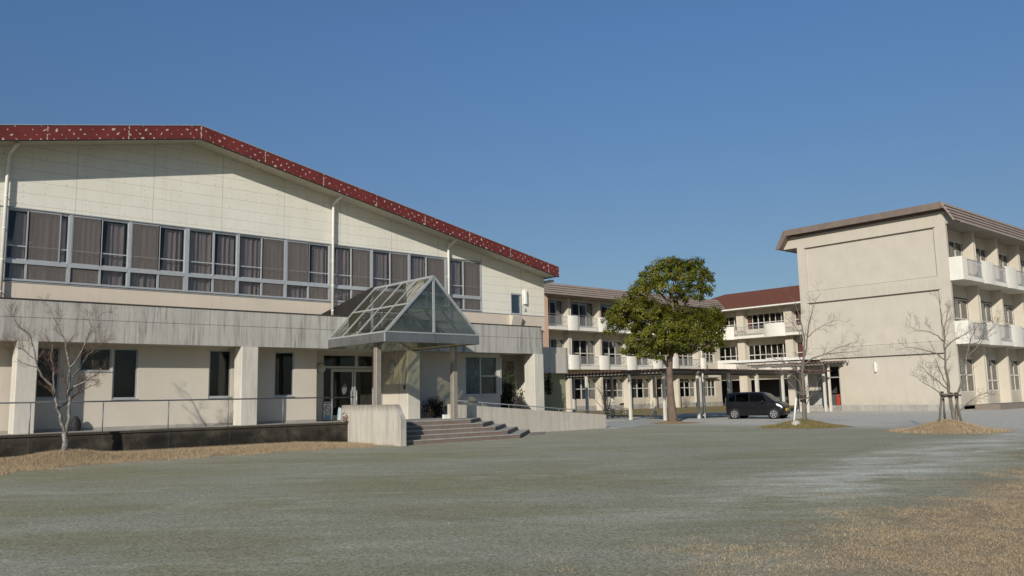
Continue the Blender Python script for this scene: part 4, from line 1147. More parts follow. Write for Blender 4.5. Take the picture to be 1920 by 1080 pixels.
# --- middle block behind the tree
mb = thing('classroom_wing', (67.5, 57.85, 0), 'long three storey block with bowed white balconies standing behind the big green tree', 'building')
FM = ((53.0, 57.85), (1, 0), (0, -1))
b = LM(*FM)
b.lb(.75, 25.5, -.95, -.75, .5, 1.14); b.lb(.75, 25.5, -.95, -.75, 3.24, 4.45); b.lb(.75, 25.5, -.95, -.75, 7.15, 8.25); b.lb(.75, 25.5, -.95, -.75, 11.05, 12.4)
b.lb(29.3, 29.5, -10, -.25, 0, 12.4); b.lb(0, 29.5, -10.2, -10, 0, 12.4)
# flush end bay with one window per floor
SX = [(26.1, 28.25)]
def flush(z0, z1, q0, q1):
    b.lb(25.5, 26.1, -.25, 0, z0, z1); b.lb(28.25, 29.5, -.25, 0, z0, z1); b.lb(26.1, 28.25, -.25, 0, z0, q0); b.lb(26.1, 28.25, -.25, 0, q1, z1)
flush(.5, 4.1, 1.16, 3.2); flush(4.1, 7.93, 4.95, 7.1); flush(7.93, 12.4, 8.8, 10.9)
b.lb(25.3, 25.5, -.95, 0, .5, 12.4)
b.build('wall', M['fin'], mb)
b = LM(*FM); b.lb(.7, 25.4, -.97, -.72, -.1, .5); b.lb(25.4, 29.53, -.3, .03, -.1, .5); b.build('plinth', M['plinth'], mb)
b = LM(*FM)
for z in (.45, 4.4, 8.2): b.lb(.8, 29.2, -9.9, -.96, z-.1, z)
b.lb(.8, 29.2, -5, -4.9, 0, 12.3); b.build('inner_floor', M['inside'], mb)
b = LM(*FM); b.lb(-.5, .75, -1.2, .9, -.1, 11.35); b.build('end_wall', M['salmon'], mb)
MF = [4.32, 8.77, 12.92, 17.22, 21.3]
for s in MF:
    f = LM(*FM); f.lb(s, s+.28, -.75, 0, -.1, 4.1); f.lb(s, s+.28, -.75, 0, 4.4, 7.93); f.lb(s, s+.28, -.75, 0, 8.23, 12.4); f.build('fin_wall', M['fin'], mb)
sol = [(3.4, 5.0), (7.7, 9.3), (11.9, 13.5), (16.1, 17.7), (19.1, 20.55), (24.5, 25.55)]
for zb, zt in ((4.1, 5.5), (7.93, 9.36)): balcony(mb, FM, .75, 25.55, zb, zt, sol, nb=-.75, bulge=.22)
pr = .75
CUR = [[(.75, .98, 'w')], [(.66, .98, 'w')], [(.5, .6, 'r'), (.75, .98, 'w')], [(.1, .3, 'w'), (.8, .98, 'w')], [(.0, .2, 'w'), (.7, .9, 'w')], [(.72, .97, 'w')]]
for i, s in enumerate(MF + [25.3]):
    a, c = pr, s
    school_window(mb, FM, a+.03, c-.03, 8.28, 11.05, -.85, 4, .5, CUR[i], panel=.3)
    school_window(mb, FM, a+.03, c-.03, 4.45, 7.15, -.85, 4, .5, CUR[(i+1) % 6] if i != 1 else [(.55, .68, 'r'), (.72, .98, 'w')], panel=.3)
    if i in (2,):
        school_window(mb, FM, a+.5, c-.03, .5, 3.24, -.85, 4, .55, [(.5, .72, 'r'), (.82, .98, 'w')], panel=.85)
        f = LM(*FM); f.lb(a, a+.5, -.94, -.75, 1.14, 3.24); f.build('door_pier', M['fin'], mb)
    else:
        school_window(mb, FM, a+.03, c-.03, 1.14, 3.24, -.85, 4, .5, [[(.02, .95, 'w')], [(.5, .98, 'w')], [], [(.1, .5, 'w')], [(.6, .9, 'w')], [(.8, .98, 'w')]][i])
    pr = s + .28
for z0, z1 in ((1.16, 3.2), (4.95, 7.1), (8.8, 10.9)):
    o = school_window(mb, FM, 26.1, 28.25, z0, z1, -.15, 3, .5, [(.02, .98, 'w')] if z0 < 3 else [(.1, .55, 'w')], low=.9 if z0 > 3 else None)
    if z0 < 3:
        h = LM(*FM); h.lb(25.9, 28.5, 0, .45, 3.28, 3.36); h.build('window_hood', M['beam'], o)
for s in (4.75, 13.35, 25.75):
    for z0, z1 in ((.1, 4.05), (4.4, 7.9), (8.25, 11.2)): drain2(mb, FM, s, .1 if s > 25 else -.1, z0, z1)
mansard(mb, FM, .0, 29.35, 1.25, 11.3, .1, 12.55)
b = LM(*FM); b.lb(.0, 29.3, -10.3, .12, 12.4, 12.5); b.lb(.1, 29.3, -.75, 1.18, 11.24, 11.28); b.build('roof', M['slate'], mb)

# --- connecting block at the back of the courtyard
cw = thing('linking_block', (82.87, 50, 0), 'three storey block at the back of the yard under a red-brown tiled roof', 'building')
FC = ((82.87, 57.85), (0, -1), (-1, 0))
b = LM(*FC)
for z0, z1 in ((2.95, 4.95), (6.95, 8.75), (10.5, 11.1)): b.lb(-9, 22, -.95, -.75, z0, z1)
b.lb(-9, 22, -9, -8.8, 0, 11.1); b.lb(-9, -1.6, -.95, -.75, 0, 2.95); b.lb(-9, -1.6, -.95, -.75, 4.95, 6.95); b.lb(-9, -1.6, -.95, -.75, 8.75, 10.5)
b.build('wall', M['fin'], cw)
b = LM(*FC)
for z in (.2, 4.2, 8.0): b.lb(-8.9, 22, -8.7, -.96, z-.12, z)
b.lb(-8.9, 22, -5, -4.9, .2, 11); b.build('inner_floor', M['inside'], cw)
for s in (2.25, 8.45, 14.6):
    f = LM(*FC); f.lb(s, s+.95, -.75, 0, 4.2, 7.65); f.lb(s, s+.95, -.75, 0, 7.95, 11.1); f.lb(s, s+1.05, -.75, 0, -.1, 3.85); f.build('pier', M['fin'], cw)
for (a, c, nv) in ((-1.6, 2.25, 5), (3.2, 8.45, 7), (9.4, 14.6, 7), (15.6, 21.5, 7)):
    school_window(cw, FC, a, c, 8.75, 10.5, -.85, nv, .42, [(.0, .13, 'r')] if nv > 3 else [])
    school_window(cw, FC, a, c, 4.95, 6.95, -.85, nv, .42, [(.02, .12, 'r')] if a > 9 else [])
balcony(cw, FC, -.4, 22, 7.68, 9.15, [(-.4, 2.45), (6.4, 9.05), (12.6, 15.2)], nb=-.75, bulge=.35)
balcony(cw, FC, -.4, 22, 3.85, 5.3, [(-.4, 2.5), (6.4, 9.1), (12.6, 15.2)], nb=-.75, bulge=.05)
b = LM(*FC); b.lb(-.8, 22, 1.1, 1.32, 11.05, 11.2); b.build('gutter', M['white'], cw)
b = LM(*FC); b.lb(-.6, 22, -.75, 1.1, 11.08, 11.12); b.build('eaves_soffit', M['soffit'], cw)
b = MB(); ev = [(81.6, 35, 11.2), (81.6, 67.5, 11.2), (96.4, 67.5, 11.2), (96.4, 35, 11.2)]; rd = [(89, 35, 14.02), (89, 61.2, 14.02)]
b.add(ev + rd, [(0, 1, 5, 4), (1, 2, 5), (2, 3, 4, 5), (0, 4, 3), (3, 2, 1, 0)]); b.build('tiled_roof', M['redtile'], cw)

# ------------------------------------------------------------------ covered walkway
wk = thing('covered_walkway', (40, 32, 0), 'covered walkway with a wavy brown roof on pale posts, running to the right block', 'walkway')
def corr(b, x0, x1, y0, y1, z, axis, per=.3, amp=.05, th=.012, tilt=0):
    """corrugated sheet; waves along the axis"""
    L = (x1-x0) if axis == 'x' else (y1-y0); n = int(L/per*6); vs = []; fs = []
    for i in range(n+1):
        t = L*i/n; h = z + amp*math.sin(2*PI*t/per)
        for q in (0, 1):
            p = (x0+t, (y0, y1)[q]) if axis == 'x' else ((x0, x1)[q], y0+t)
            vs += [(p[0], p[1], h + tilt*q), (p[0], p[1], h-th + tilt*q)]
    for i in range(n):
        a, c = i*4, (i+1)*4
        fs += [(a, c, c+2, a+2), (a+1, a+3, c+3, c+1), (a, a+1, c+1, c), (a+2, c+2, c+3, a+3)]
    b.add(vs, fs)
b = MB(); corr(b, 38.0, 41.7, 30.5, 52, 2.98, 'y'); corr(b, 41.7, 57.2, 30.5, 34.5, 2.98, 'x'); b.build('corrugated_roof', M['corr'], wk)
b = MB()
for x in (38.4, 41.35): b.box(x-.06, x+.06, 30.6, 52, 2.76, 2.9)
for y in (30.95, 34.1): b.box(41.42, 57, y-.06, y+.06, 2.76, 2.9)
b.box(38.46, 41.29, 30.89, 31.01, 2.76, 2.9)
for y in range(33, 52, 3): b.box(38.46, 41.29, y, y+.08, 2.78, 2.88)
for x in range(44, 57, 3): b.box(x, x+.08, 31.01, 34.04, 2.78, 2.88)
b.build('beam', M['beam'], wk)
for (x, y) in ((38.4, 30.95), (38.4, 33.6), (38.4, 37.25), (38.4, 40.9), (38.4, 44.6), (41.35, 34.1), (41.35, 37.75), (41.35, 41.4), (41.35, 45), (41.66, 30.95), (44.9, 30.95), (48.05, 30.95), (51.25, 30.95), (54.4, 30.95), (46.5, 34.1), (49.7, 34.1), (52.9, 34.1), (56.2, 34.1)):
    b = MB(); b.cbox(x-.08, x+.08, y-.08, y+.08, 0, 2.76, .015); b.build('post', M['wpost'], wk)
b = MB(); b.tube([(38.75, 30.75, 2.75), (38.75, 30.75, .02)], .05, 10); b.tube([(42.0, 30.8, 2.75), (42.0, 30.8, .6), (42.05, 30.8, .02)], .045, 10); b.build('drain_pipe', M['pipe'], wk)

pr_ = thing('entrance_porch', (58.2, 33.5, 0), 'small brown corrugated porch roof at the doorway corner of the blank end wall', 'porch')
b = MB(); corr(b, 56.6, 59.95, 30.7, 37.2, 3.62, 'y', per=.3, tilt=.12); b.build('corrugated_roof', M['corr'], pr_)
b = MB(); b.box(56.8, 56.92, 30.9, 37, 3.42, 3.55); b.box(59.7, 59.82, 30.9, 37, 3.46, 3.6)
for y in (31.1, 32.6, 34.2, 36): b.box(56.92, 59.7, y, y+.09, 3.46, 3.55)
b.build('beam', M['beam'], pr_)
b = MB(); b.box(57.5, 59.95, 32.8, 40.5, 3.92, 4.1); b.build('slab_roof', M['white'], pr_)
for x, y in ((58.15, 31.25), (57.95, 31.55), (57.0, 33.0), (57, 36.6)):
    b = MB(); b.cbox(x-.08, x+.08, y-.08, y+.08, 0, 3.46, .012); b.build('post', M['wpost'], pr_)

# ------------------------------------------------------------------ car
def make_car():
    car = thing('parked_car', (0, 0, 0), 'black boxy minicar with a yellow number plate parked on the gravel', 'car')
    ST = [(-1.70, .34, .90, 1.22, .60, .50), (-1.672, .26, .95, 1.42, .69, .56), (-1.58, .22, .96, 1.51, .725, .585), (-1.2, .20, .955, 1.545, .737, .60), (-.6, .19, .95, 1.555, .738, .605), (0, .19, .94, 1.55, .738, .605),
          (.42, .19, .935, 1.525, .738, .6), (.60, .19, .93, 1.475, .738, .59), (.9, .19, .93, 1.255, .737, .60), (1.17, .19, .925, 1.035, .735, .625), (1.25, .19, .915, .995, .733, .64), (1.45, .2, .87, .945, .725, .64), (1.58, .22, .81, .885, .71, .62), (1.66, .25, .74, .81, .68, .6), (1.697, .31, .64, .70, .62, .55)]
    def sec(x):
        for i in range(len(ST)-1):
            if ST[i][0] <= x <= ST[i+1][0]:
                t = (x-ST[i][0])/(ST[i+1][0]-ST[i][0]); return [p + (q-p)*t for p, q in zip(ST[i][1:], ST[i+1][1:])]
        return ST[-1][1:]
    def pts(x):
        zb, zl, zr_, w, wr = sec(x); m = max(.0, min(1, (zr_-zl-.06)/.3))
        return [(0, zb), (w*.9, zb), (w*.985, zb+.1), (w, zb+(zl-zb)*.5), (w*.985, zl-.02), (w*.975, zl), (w*.97 + (wr-w*.97)*.82, zl + (zr_-zl)*(.80 if m > .5 else .6)), (wr*.93, zr_-.035*(.3+.7*m)), (wr*.6, zr_-.006), (0, zr_)]
    def S(x, v, off=0):
        P = pts(x); i = min(int(v), len(P)-2); t = v-i
        y, z = P[i][0] + (P[i+1][0]-P[i][0])*t, P[i][1] + (P[i+1][1]-P[i][1])*t
        dy, dz = P[i+1][0]-P[i][0], P[i+1][1]-P[i][1]; l = math.hypot(dy, dz) or 1
        return Vector((x, y + dz/l*off, z - dy/l*off))
    paint = simple('black_car_paint', (.008, .008, .01), .3, var=.02, spec=.3, coat=.25)
    dglass = m_glass('car_glass', tint=(.1, .11, .11), refl=.9); dglass2 = m_glass('car_screen', tint=(.5, .55, .55), refl=1)
    chrome = simple('wheel_alloy', (.55, .55, .56), .3, metal=.8); lampm = simple('headlamp_glass', (.85, .86, .88), .25, coat=.5)
    yel = simple('yellow_plate', (.75, .45, .02), .5)
    b = MB(); b.smooth = True; vs = []; fs = []
    xs = []
    for i in range(len(ST)-1):
        for k in range(3): xs.append(ST[i][0] + (ST[i+1][0]-ST[i][0])*k/3)
    xs.append(ST[-1][0])
    nP = 10
    for x in xs:
        P = pts(x); vs += [(x, y, z) for y, z in P] + [(x, -y, z) for y, z in P[1:-1]][::-1]
    K = 18
    for i in range(len(xs)-1):
        for k in range(K): k2 = (k+1) % K; fs.append((i*K+k, (i+1)*K+k, (i+1)*K+k2, i*K+k2))
    fs.append(tuple(range(K))); fs.append(tuple(range((len(xs)-1)*K, len(xs)*K))[::-1])
    b.add(vs, fs); body = b.build('body', paint, car)
    def patch(name, x0, x1, v0, v1, mat, both=True, off=.006, nx=6, nv=3, x0t=None, x1t=None):
        q = MB(); q.smooth = True
        for sg in ((1, -1) if both else (1,)):
            vs = []; fs = []
            for i in range(nx+1):
                for j in range(nv+1):
                    tt = j/nv; xa = x0 + ((x0t if x0t is not None else x0)-x0)*tt; xb = x1 + ((x1t if x1t is not None else x1)-x1)*tt
                    p = S(xa + (xb-xa)*i/nx, v0 + (v1-v0)*tt, off); vs.append((p.x, p.y*sg, p.z))
            for i in range(nx):
                for j in range(nv): a = i*(nv+1)+j; fs.append((a, a+nv+1, a+nv+2, a+1) if sg > 0 else (a, a+1, a+nv+2, a+nv+1))
            q.add(vs, fs)
        return q.build(name, mat, car)
    patch('side_window', -1.5, -1.12, 5.12, 6.2, dglass, x0t=-1.42); patch('side_window', -1.04, -.28, 5.12, 6.35, dglass); patch('side_window', -.2, .80, 5.12, 6.35, dglass2, x1t=.5)
    # windscreen straddles the middle
    q = MB(); q.smooth = True; vs = []; fs = []
    row = [6.75, 7.4, 8, 8.6, 9]
    for i in range(9):
        x = .50 + (1.16-.50)*i/8
        L = [S(x, v, .006) for v in row]; L = [(p.x, p.y, p.z) for p in L] + [(p.x, -p.y, p.z) for p in L[:-1][::-1]]; vs += L
    m = 9
    for i in range(8):
        for j in range(m-1): fs.append((i*m+j, i*m+j+1, (i+1)*m+j+1, (i+1)*m+j))
    q.add(vs, fs); q.build('windscreen', m_glass('windscreen_glass', tint=(.6, .62, .55), refl=1, dirt=.5, dcol=(.2, .2, .17)), car)
    q = MB()
    for sg in (1, -1):
        for x in (-.24, .86, -1.08):
            P = [S(x, v, .004) for v in (2.2, 3, 4, 5)]
            for a, c in zip(P, P[1:]): q.bar((a.x, a.y*sg, a.z), (c.x, c.y*sg, c.z), .012, .006)
        for x in (-.95, -.12): p = S(x, 4.0, .02); q.bar((x, p.y*sg, .80), (x+.18, p.y*sg, .80), .03, .03)
    q.build('door_trim', M['black'], car)
    q = MB(); q.smooth = True
    for sg in (1, -1):
        pass
    for sg in (1, -1):
        q = MB(); q.smooth = True; vs = []; fs = []
        for i in range(7):
            for j in range(4):
                x = 1.34 + .33*i/6; v = 3.75 + (6.0-3.75)*j/3 if i else 4.6 + .6*j/3
                p = S(x, v, .02); vs.append((p.x, p.y*sg, p.z - .035))
        for i in range(6):
            for j in range(3): a = i*4+j; fs.append((a, a+4, a+5, a+1))
        q.add(vs, fs); q.build('headlight', lampm, car)
        q = MB(); q.smooth = True; q.tube([(.62, sg*.74, .98), (.6, sg*.84, 1.0), (.58, sg*.93, 1.0)], [.05, .085, .05], 8); q.build('mirror', paint, car)
    q = MB(); q.box(1.62, 1.702, -.36, .36, .60, .70); q.box(1.60, 1.705, -.5, .5, .33, .42); q.build('grille', M['black'], car)
    q = MB(); q.box(1.695, 1.72, -.18, .18, .43, .61); pl = q.build('number_plate', yel, car)
    q = MB()
    for y in (-.11, -.05, .03, .09): q.box(1.718, 1.724, y, y+.035, .45, .52)
    for y in (-.07, .0): q.box(1.718, 1.724, y, y+.05, .545, .575)
    q.build('plate_characters', M['black'], pl)
    for sx in (-1.17, 1.17):
        for sg in (1, -1):
            q = MB(); q.tube([(sx, sg*.60, .29), (sx, sg*.7405, .29)], .335, 28); q.build('wheel_arch', M['black'], car)
            q = MB()
            prof = [(.60, .2), (.60, .25), (.63, .278), (.70, .278), (.742, .262), (.748, .2)]
            n = 28; vs = []; fs = []
            for y, r in prof:
                for k in range(n): a = 2*PI*k/n; vs.append((sx + r*math.cos(a), sg*y, .278 + r*math.sin(a)))
            for i in range(len(prof)-1):
                for k in range(n): k2 = (k+1) % n; fs.append((i*n+k, i*n+k2, (i+1)*n+k2, (i+1)*n+k))
            q.smooth = True; q.add(vs, fs); wl = q.build('wheel', M['black'], car)
            q = MB(); q.tube([(sx, sg*.70, .278), (sx, sg*.738, .278)], .195, 24)
            o = q.build('rim', M['black'], wl)
            q = MB()
            for k in range(5):
                a = 2*PI*k/5 + .3; q.bar((sx + .03*math.cos(a), sg*.745, .278 + .03*math.sin(a)), (sx + .185*math.cos(a), sg*.745, .278 + .185*math.sin(a)), .075, .014, up=(0, 1, 0))
            nn = 24; vs = []; fs = []
            for k in range(nn):
                a = 2*PI*k/nn
                for r, y in ((.205, .742), (.172, .742), (.205, .754), (.172, .754)): vs.append((sx + r*math.cos(a), sg*y, .278 + r*math.sin(a)))
            for k in range(nn):
                a = k*4; c = ((k+1) % nn)*4; fs += [(a, c, c+2, a+2), (a+2, c+2, c+3, a+3), (a+1, a+3, c+3, c+1)]
            q.add(vs, fs); q.build('rim_face', chrome, wl)
    q = MB(); q.box(.62, .64, -.60, -.53, 1.31, 1.37); q.build('inspection_sticker', M['white'], car)
    return car
car = make_car()
car.location = (42.55, 27.4, 0); car.rotation_euler = (0, 0, math.atan2(-.977, .21))

# ------------------------------------------------------------------ trees
def limb(b, p, d, L, r, rng, seg=5, wob=.18, up=.05, tip=.35, n=6):
    """a wandering tapered limb; returns its points"""
    pts = [Vector(p)]; d = Vector(d).normalized(); rad = [r]
    for i in range(seg):
        d = (d + Vector((rng.gauss(0, wob), rng.gauss(0, wob), rng.gauss(0, wob) + up))).normalized()
        pts.append(pts[-1] + d*L/seg); rad.append(r*(1 - (1-tip)*(i+1)/seg))
    b.tube(pts, rad, n); return pts, rad
def sprout(b, pts, rad, rng, level, spread=.9, ratio=.5, count=6, start=.25, up=.25, minr=.003, lens=None, L0=1.0, leaves=None):
    """side shoots along a limb, then shoots on those"""
    if level == 0: return
    N_ = len(pts)-1
    for k in range(count):
        t = start + (1-start)*(k + rng.random())/count; f = t*N_; i = min(int(f), N_-1); u = f-i
        p = pts[i].lerp(pts[i+1], u); r = rad[i] + (rad[i+1]-rad[i])*u
        ax = (pts[i+1]-pts[i]).normalized()
        a = rng.uniform(0, 2*PI); s = ax.orthogonal().normalized(); s2 = ax.cross(s)
        side = (s*math.cos(a) + s2*math.sin(a))
        d = (ax*(1-spread*.5) + side*spread + Vector((0, 0, up))).normalized()
        L = L0*rng.uniform(.55, 1.15)*(1 - .45*t)
        rr = max(minr, r*ratio*rng.uniform(.7, 1))
        q, rq = limb(b, p, d, L, rr, rng, seg=4 if level > 1 else 3, wob=.085, up=.035, tip=.35, n=5 if level > 1 else 4)
        sprout(b, q, rq, rng, level-1, spread, ratio*1.05, max(3, count-2), .2, up, minr, lens, L0*.52)

def bare_tree(name, base, leaders, seed, label, trunk_mat, twig_mat, group, lev=2, count=7, L0=.9, minr=.0035, spread=.85, up=.25):
    """leaders: [(points, radii)] - the first is the trunk with its main stem"""
    t = thing(name, base, label, 'tree', group); rng = random.Random(seed)
    tb = MB(); cb = MB()
    for i, (P, R) in enumerate(leaders):
        P = [Vector(p) for p in P]; Q = []; RR = []
        for k in range(len(P)-1):                      # soften and roughen the path
            for q in range(3):
                u = q/3; j = P[k].lerp(P[k+1], u)
                if k or q: j += Vector((rng.gauss(0, .012), rng.gauss(0, .012), 0))
                Q.append(j); RR.append(R[k] + (R[k+1]-R[k])*u)
        Q.append(P[-1]); RR.append(R[-1])
        tb.tube(Q, RR, 9)
        sprout(cb, Q, RR, rng, lev, spread, .48, count, .3 if i == 0 else .22, up, minr, None, L0)
    tb.build('trunk', trunk_mat, t); cb.build('branches', twig_mat, t); return t

def at(x, y, Y):
    """the point of the plane Y seen at a pixel of the photo (used once to survey the trees)"""
    d = f_ + r2*(x-960)/F - u2*(y-540)/F
    return CAM + d*(Y/d.y)
def path(L, Y, dy=None): return [at(x, y, Y + (dy[i] if dy else 0)) for i, (x, y) in enumerate(L)]

BT = 'leafless young trees round the yard'
# left tree in front of the terrace
YT = 25.85
b0 = at(123, 846, YT); b0.z = .22
bare_tree('bare_tree', (b0.x, b0.y, .2), [
    ([b0] + path([(122, 815), (128, 790), (129, 750), (130, 705), (131, 680), (124, 650), (115, 625), (98, 590), (85, 565)], YT, [0, 0, .05, .1, .15, .2, .3, .35, .4]), [.085, .07, .05, .044, .04, .033, .027, .02, .013, .007]),
    (path([(122, 812), (113, 782), (107, 765), (103, 742), (96, 722), (78, 705), (68, 680), (62, 650), (55, 628), (30, 605), (10, 572)], YT, [0, -.05, -.1, -.15, -.15, -.2, -.25, -.3, -.3, -.35, -.4]), [.052, .045, .041, .035, .031, .027, .022, .018, .014, .009, .005]),
    (path([(103, 742), (101, 715), (100, 690), (95, 665), (98, 645)], YT, [-.15, -.3, -.4, -.5, -.55]), [.03, .024, .019, .014, .008]),
    (path([(110, 766), (125, 755), (138, 742), (155, 733), (170, 722)], YT, [-.1, .1, .2, .3, .4]), [.035, .027, .02, .014, .008]),
    (path([(129, 735), (140, 724), (160, 715), (176, 705), (190, 690)], YT, [.1, 0, -.1, -.15, -.2]), [.028, .022, .018, .012, .007]),
    (path([(131, 712), (150, 690), (165, 665), (180, 650), (197, 640)], YT, [.1, .2, .3, .4, .45]), [.026, .02, .016, .011, .006]),
    (path([(131, 690), (150, 665), (162, 640), (172, 605), (196, 585)], YT, [.1, .05, 0, 0, 0]), [.024, .019, .015, .01, .006]),
    (path([(68, 680), (50, 660), (35, 652), (22, 645)], YT, [-.25, -.2, -.2, -.1]), [.016, .012, .009, .006]),
    ], 11, 'pale barked forked bare tree standing in front of the dark terrace wall', M['pale'], M['rtwig'], BT, lev=3, count=9, L0=.66, minr=.0022, up=.26, spread=.72)

# slender bare tree by the car
X3 = Vector((32.95, 19.05, 0))
def at3(x, y, Pq, off=0):
    """pixel to the vertical plane through a tree that faces the camera"""
    d = f_ + r2*(x-960)/F - u2*(y-540)/F; nrm = Vector((f_.x, f_.y, 0)).normalized()
    return CAM + d*((Pq - CAM).dot(nrm)/d.dot(nrm)) + nrm*off
def path3(L, Pq, off=None): return [at3(x, y, Pq, off[i] if off else 0) for i, (x, y) in enumerate(L)]
bare_tree('bare_tree', (X3.x, X3.y, .28), [
    (path3([(1507, 792), (1507, 765), (1506, 735), (1504, 700), (1506, 678), (1507, 655), (1509, 638), (1503, 610), (1498, 590), (1490, 565), (1478, 555)], X3), [.085, .072, .06, .052, .047, .04, .031, .024, .018, .012, .006]),
    (path3([(1511, 790), (1512, 765), (1509, 735), (1508, 700)], X3, [.1, .1, .08, .02]), [.05, .045, .04, .035]),
    (path3([(1509, 668), (1514, 645), (1517, 625), (1522, 605), (1528, 580), (1536, 560), (1545, 548)], X3, [0, .1, .2, .3, .3, .35, .4]), [.04, .034, .028, .021, .015, .01, .006]),
    (path3([(1517, 632), (1526, 622), (1540, 612), (1555, 604), (1572, 600)], X3, [.2, .1, 0, -.1, -.2]), [.022, .017, .013, .009, .005]),
    (path3([(1506, 685), (1520, 672), (1545, 664), (1572, 662), (1600, 660)], X3, [0, -.2, -.4, -.5, -.6]), [.038, .03, .022, .014, .007]),
    (path3([(1540, 666), (1560, 655), (1580, 648), (1606, 640)], X3, [-.3, -.4, -.4, -.4]), [.016, .012, .009, .005]),
    (path3([(1504, 702), (1490, 690), (1476, 680), (1462, 672), (1448, 668)], X3, [0, .2, .4, .5, .6]), [.03, .024, .018, .012, .006]),
    (path3([(1505, 735), (1496, 715), (1484, 704), (1470, 698), (1455, 695), (1442, 692)], X3, [0, -.1, -.2, -.3, -.3, -.3]), [.032, .025, .02, .015, .01, .005]),
    (path3([(1505, 742), (1492, 728), (1480, 712), (1468, 690), (1460, 672)], X3, [.1, .2, .3, .4, .5]), [.03, .024, .018, .012, .006]),
    (path3([(1504, 640), (1496, 622), (1486, 610), (1476, 600), (1462, 592)], X3, [0, -.1, -.2, -.2, -.2]), [.022, .018, .014, .01, .005]),
    (path3([(1512, 762), (1520, 745), (1530, 728), (1538, 715), (1545, 702)], X3, [.1, .1, .15, .2, .2]), [.022, .017, .013, .009, .005]),
    ], 23, 'slender grey bare tree on a grassy mound just right of the black car', M['twig'], M['twig'], BT, lev=3, count=7, L0=.85, minr=.0032, up=.15, spread=.72)

# staked bare tree at right
X4 = Vector((31.75, 12.5, 0))
bare_tree('bare_tree', (X4.x, X4.y, .34), [
    (path3([(1791, 796), (1787, 772), (1782, 750), (1779, 725), (1774, 690), (1771, 660), (1769, 625), (1766, 595), (1763, 575), (1761, 560)], X4), [.075, .066, .056, .048, .04, .033, .025, .017, .011, .006]),
    (path3([(1794, 795), (1795, 765), (1798, 740), (1808, 715), (1817, 690), (1822, 665), (1829, 645), (1837, 625), (1848, 608), (1862, 598)], X4, [.05, .05, .1, .2, .3, .35, .4, .45, .5, .5]), [.058, .05, .043, .037, .031, .025, .02, .014, .009, .005]),
    (path3([(1770, 655), (1780, 640), (1797, 630), (1815, 618)], X4, [0, -.2, -.3, -.4]), [.024, .018, .012, .006]),
    (path3([(1772, 675), (1760, 662), (1740, 655), (1715, 650), (1690, 655)], X4, [0, .2, .3, .4, .4]), [.026, .02, .015, .01, .005]),
    (path3([(1769, 640), (1752, 630), (1730, 622), (1708, 620), (1697, 612)], X4, [0, -.2, -.3, -.3, -.4]), [.022, .017, .012, .008, .004]),
    (path3([(1779, 745), (1762, 740), (1742, 728), (1722, 718), (1712, 712)], X4, [0, -.2, -.3, -.4, -.4]), [.026, .02, .015, .01, .005]),
    (path3([(1778, 730), (1762, 715), (1745, 702), (1732, 688)], X4, [0, .1, .1, .1]), [.026, .02, .014, .007]),
    (path3([(1777, 725), (1764, 705), (1755, 690), (1748, 672)], X4, [0, -.1, -.2, -.2]), [.022, .017, .012, .006]),
    (path3([(1800, 770), (1812, 755), (1828, 742), (1845, 735)], X4, [0, -.1, -.2, -.3]), [.022, .017, .012, .006]),
    (path3([(1822, 668), (1838, 650), (1852, 632), (1872, 605), (1885, 600)], X4, [.3, .2, .2, .1, .1]), [.022, .018, .013, .009, .005]),
    (path3([(1830, 645), (1848, 640), (1862, 625), (1880, 612), (1895, 605)], X4, [.4, .5, .6, .6, .6]), [.018, .014, .01, .007, .004]),
    (path3([(1770, 650), (1774, 615), (1780, 590), (1784, 575)], X4, [0, .1, .2, .2]), [.02, .015, .01, .005]),
    ], 31, 'bare tree with two stems tied to short wooden stakes on a straw mound', M['twig'], M['twig'], BT, lev=3, count=7, L0=.72, minr=.003, up=.2, spread=.72)
tg = thing('tree_support', (31.6, 12.5, .3), 'dark wooden stake frame lashed round the two-stemmed bare tree', 'tree stake')
P_ = X4
for (a, c, o1, o2) in (((1757, 800), (1763, 735), -.15, -.1), ((1784, 790), (1775, 742), .45, .25), ((1801, 798), (1790, 736), -.1, 0)):
    b = MB(); b.tube([at3(*a, P_, o1), at3(*c, P_, o2)], [.042, .038], 8); b.build('stake', M['stake'], tg)
b = MB(); b.tube([at3(1757, 739, P_, -.18), at3(1798, 741, P_, -.12)], .032, 8); b.tube([at3(1764, 737, P_, -.1), at3(1778, 744, P_, .3)], .03, 8); b.tube([at3(1778, 744, P_, .3), at3(1794, 740, P_, 0)], .03, 8); b.build('crossbar', M['stake'], tg)
b = MB()
for x, y, o in ((1763, 738, -.12), (1782, 740, -.05), (1791, 740, -.08)): b.tube([at3(x, y-4, P_, o), at3(x, y+5, P_, o)], .06, 9)
b.build('rope_lashing', M['rope'], tg)
ts = thing('tree_support', (X3.x, X3.y, .2), 'white leaning stake and brown crossbar holding the slender tree by the car', 'tree stake')
b = MB(); b.tube([at3(1484, 795, X3, -.3), at3(1489, 746, X3, -.25)], [.045, .04], 8); b.build('white_stake', M['white'], ts)
b = MB(); b.tube([at3(1488, 752, X3, -.2), at3(1516, 745, X3, -.1)], .03, 8); b.build('crossbar', M['stake'], ts)
b = MB(); b.tube([at3(1506, 741, X3, 0), at3(1506, 754, X3, 0)], .13, 9); b.build('rope_lashing', M['rope'], ts)
b = MB(); b.smooth = True
vs = []; fs = []; c0 = at3(1487, 794, X3, -.35); c0.z = .16
for j in range(5):
    for k in range(9):
        a = 2*PI*k/9; e = -PI/2*.5 + j/4*PI*.72; q = .2*(1 + .25*noise.noise(Vector((math.cos(a)*2, math.sin(a)*2, j))))
        vs.append((c0.x + q*math.cos(e)*math.cos(a), c0.y + q*math.cos(e)*math.sin(a), c0.z + .8*q*math.sin(e)))
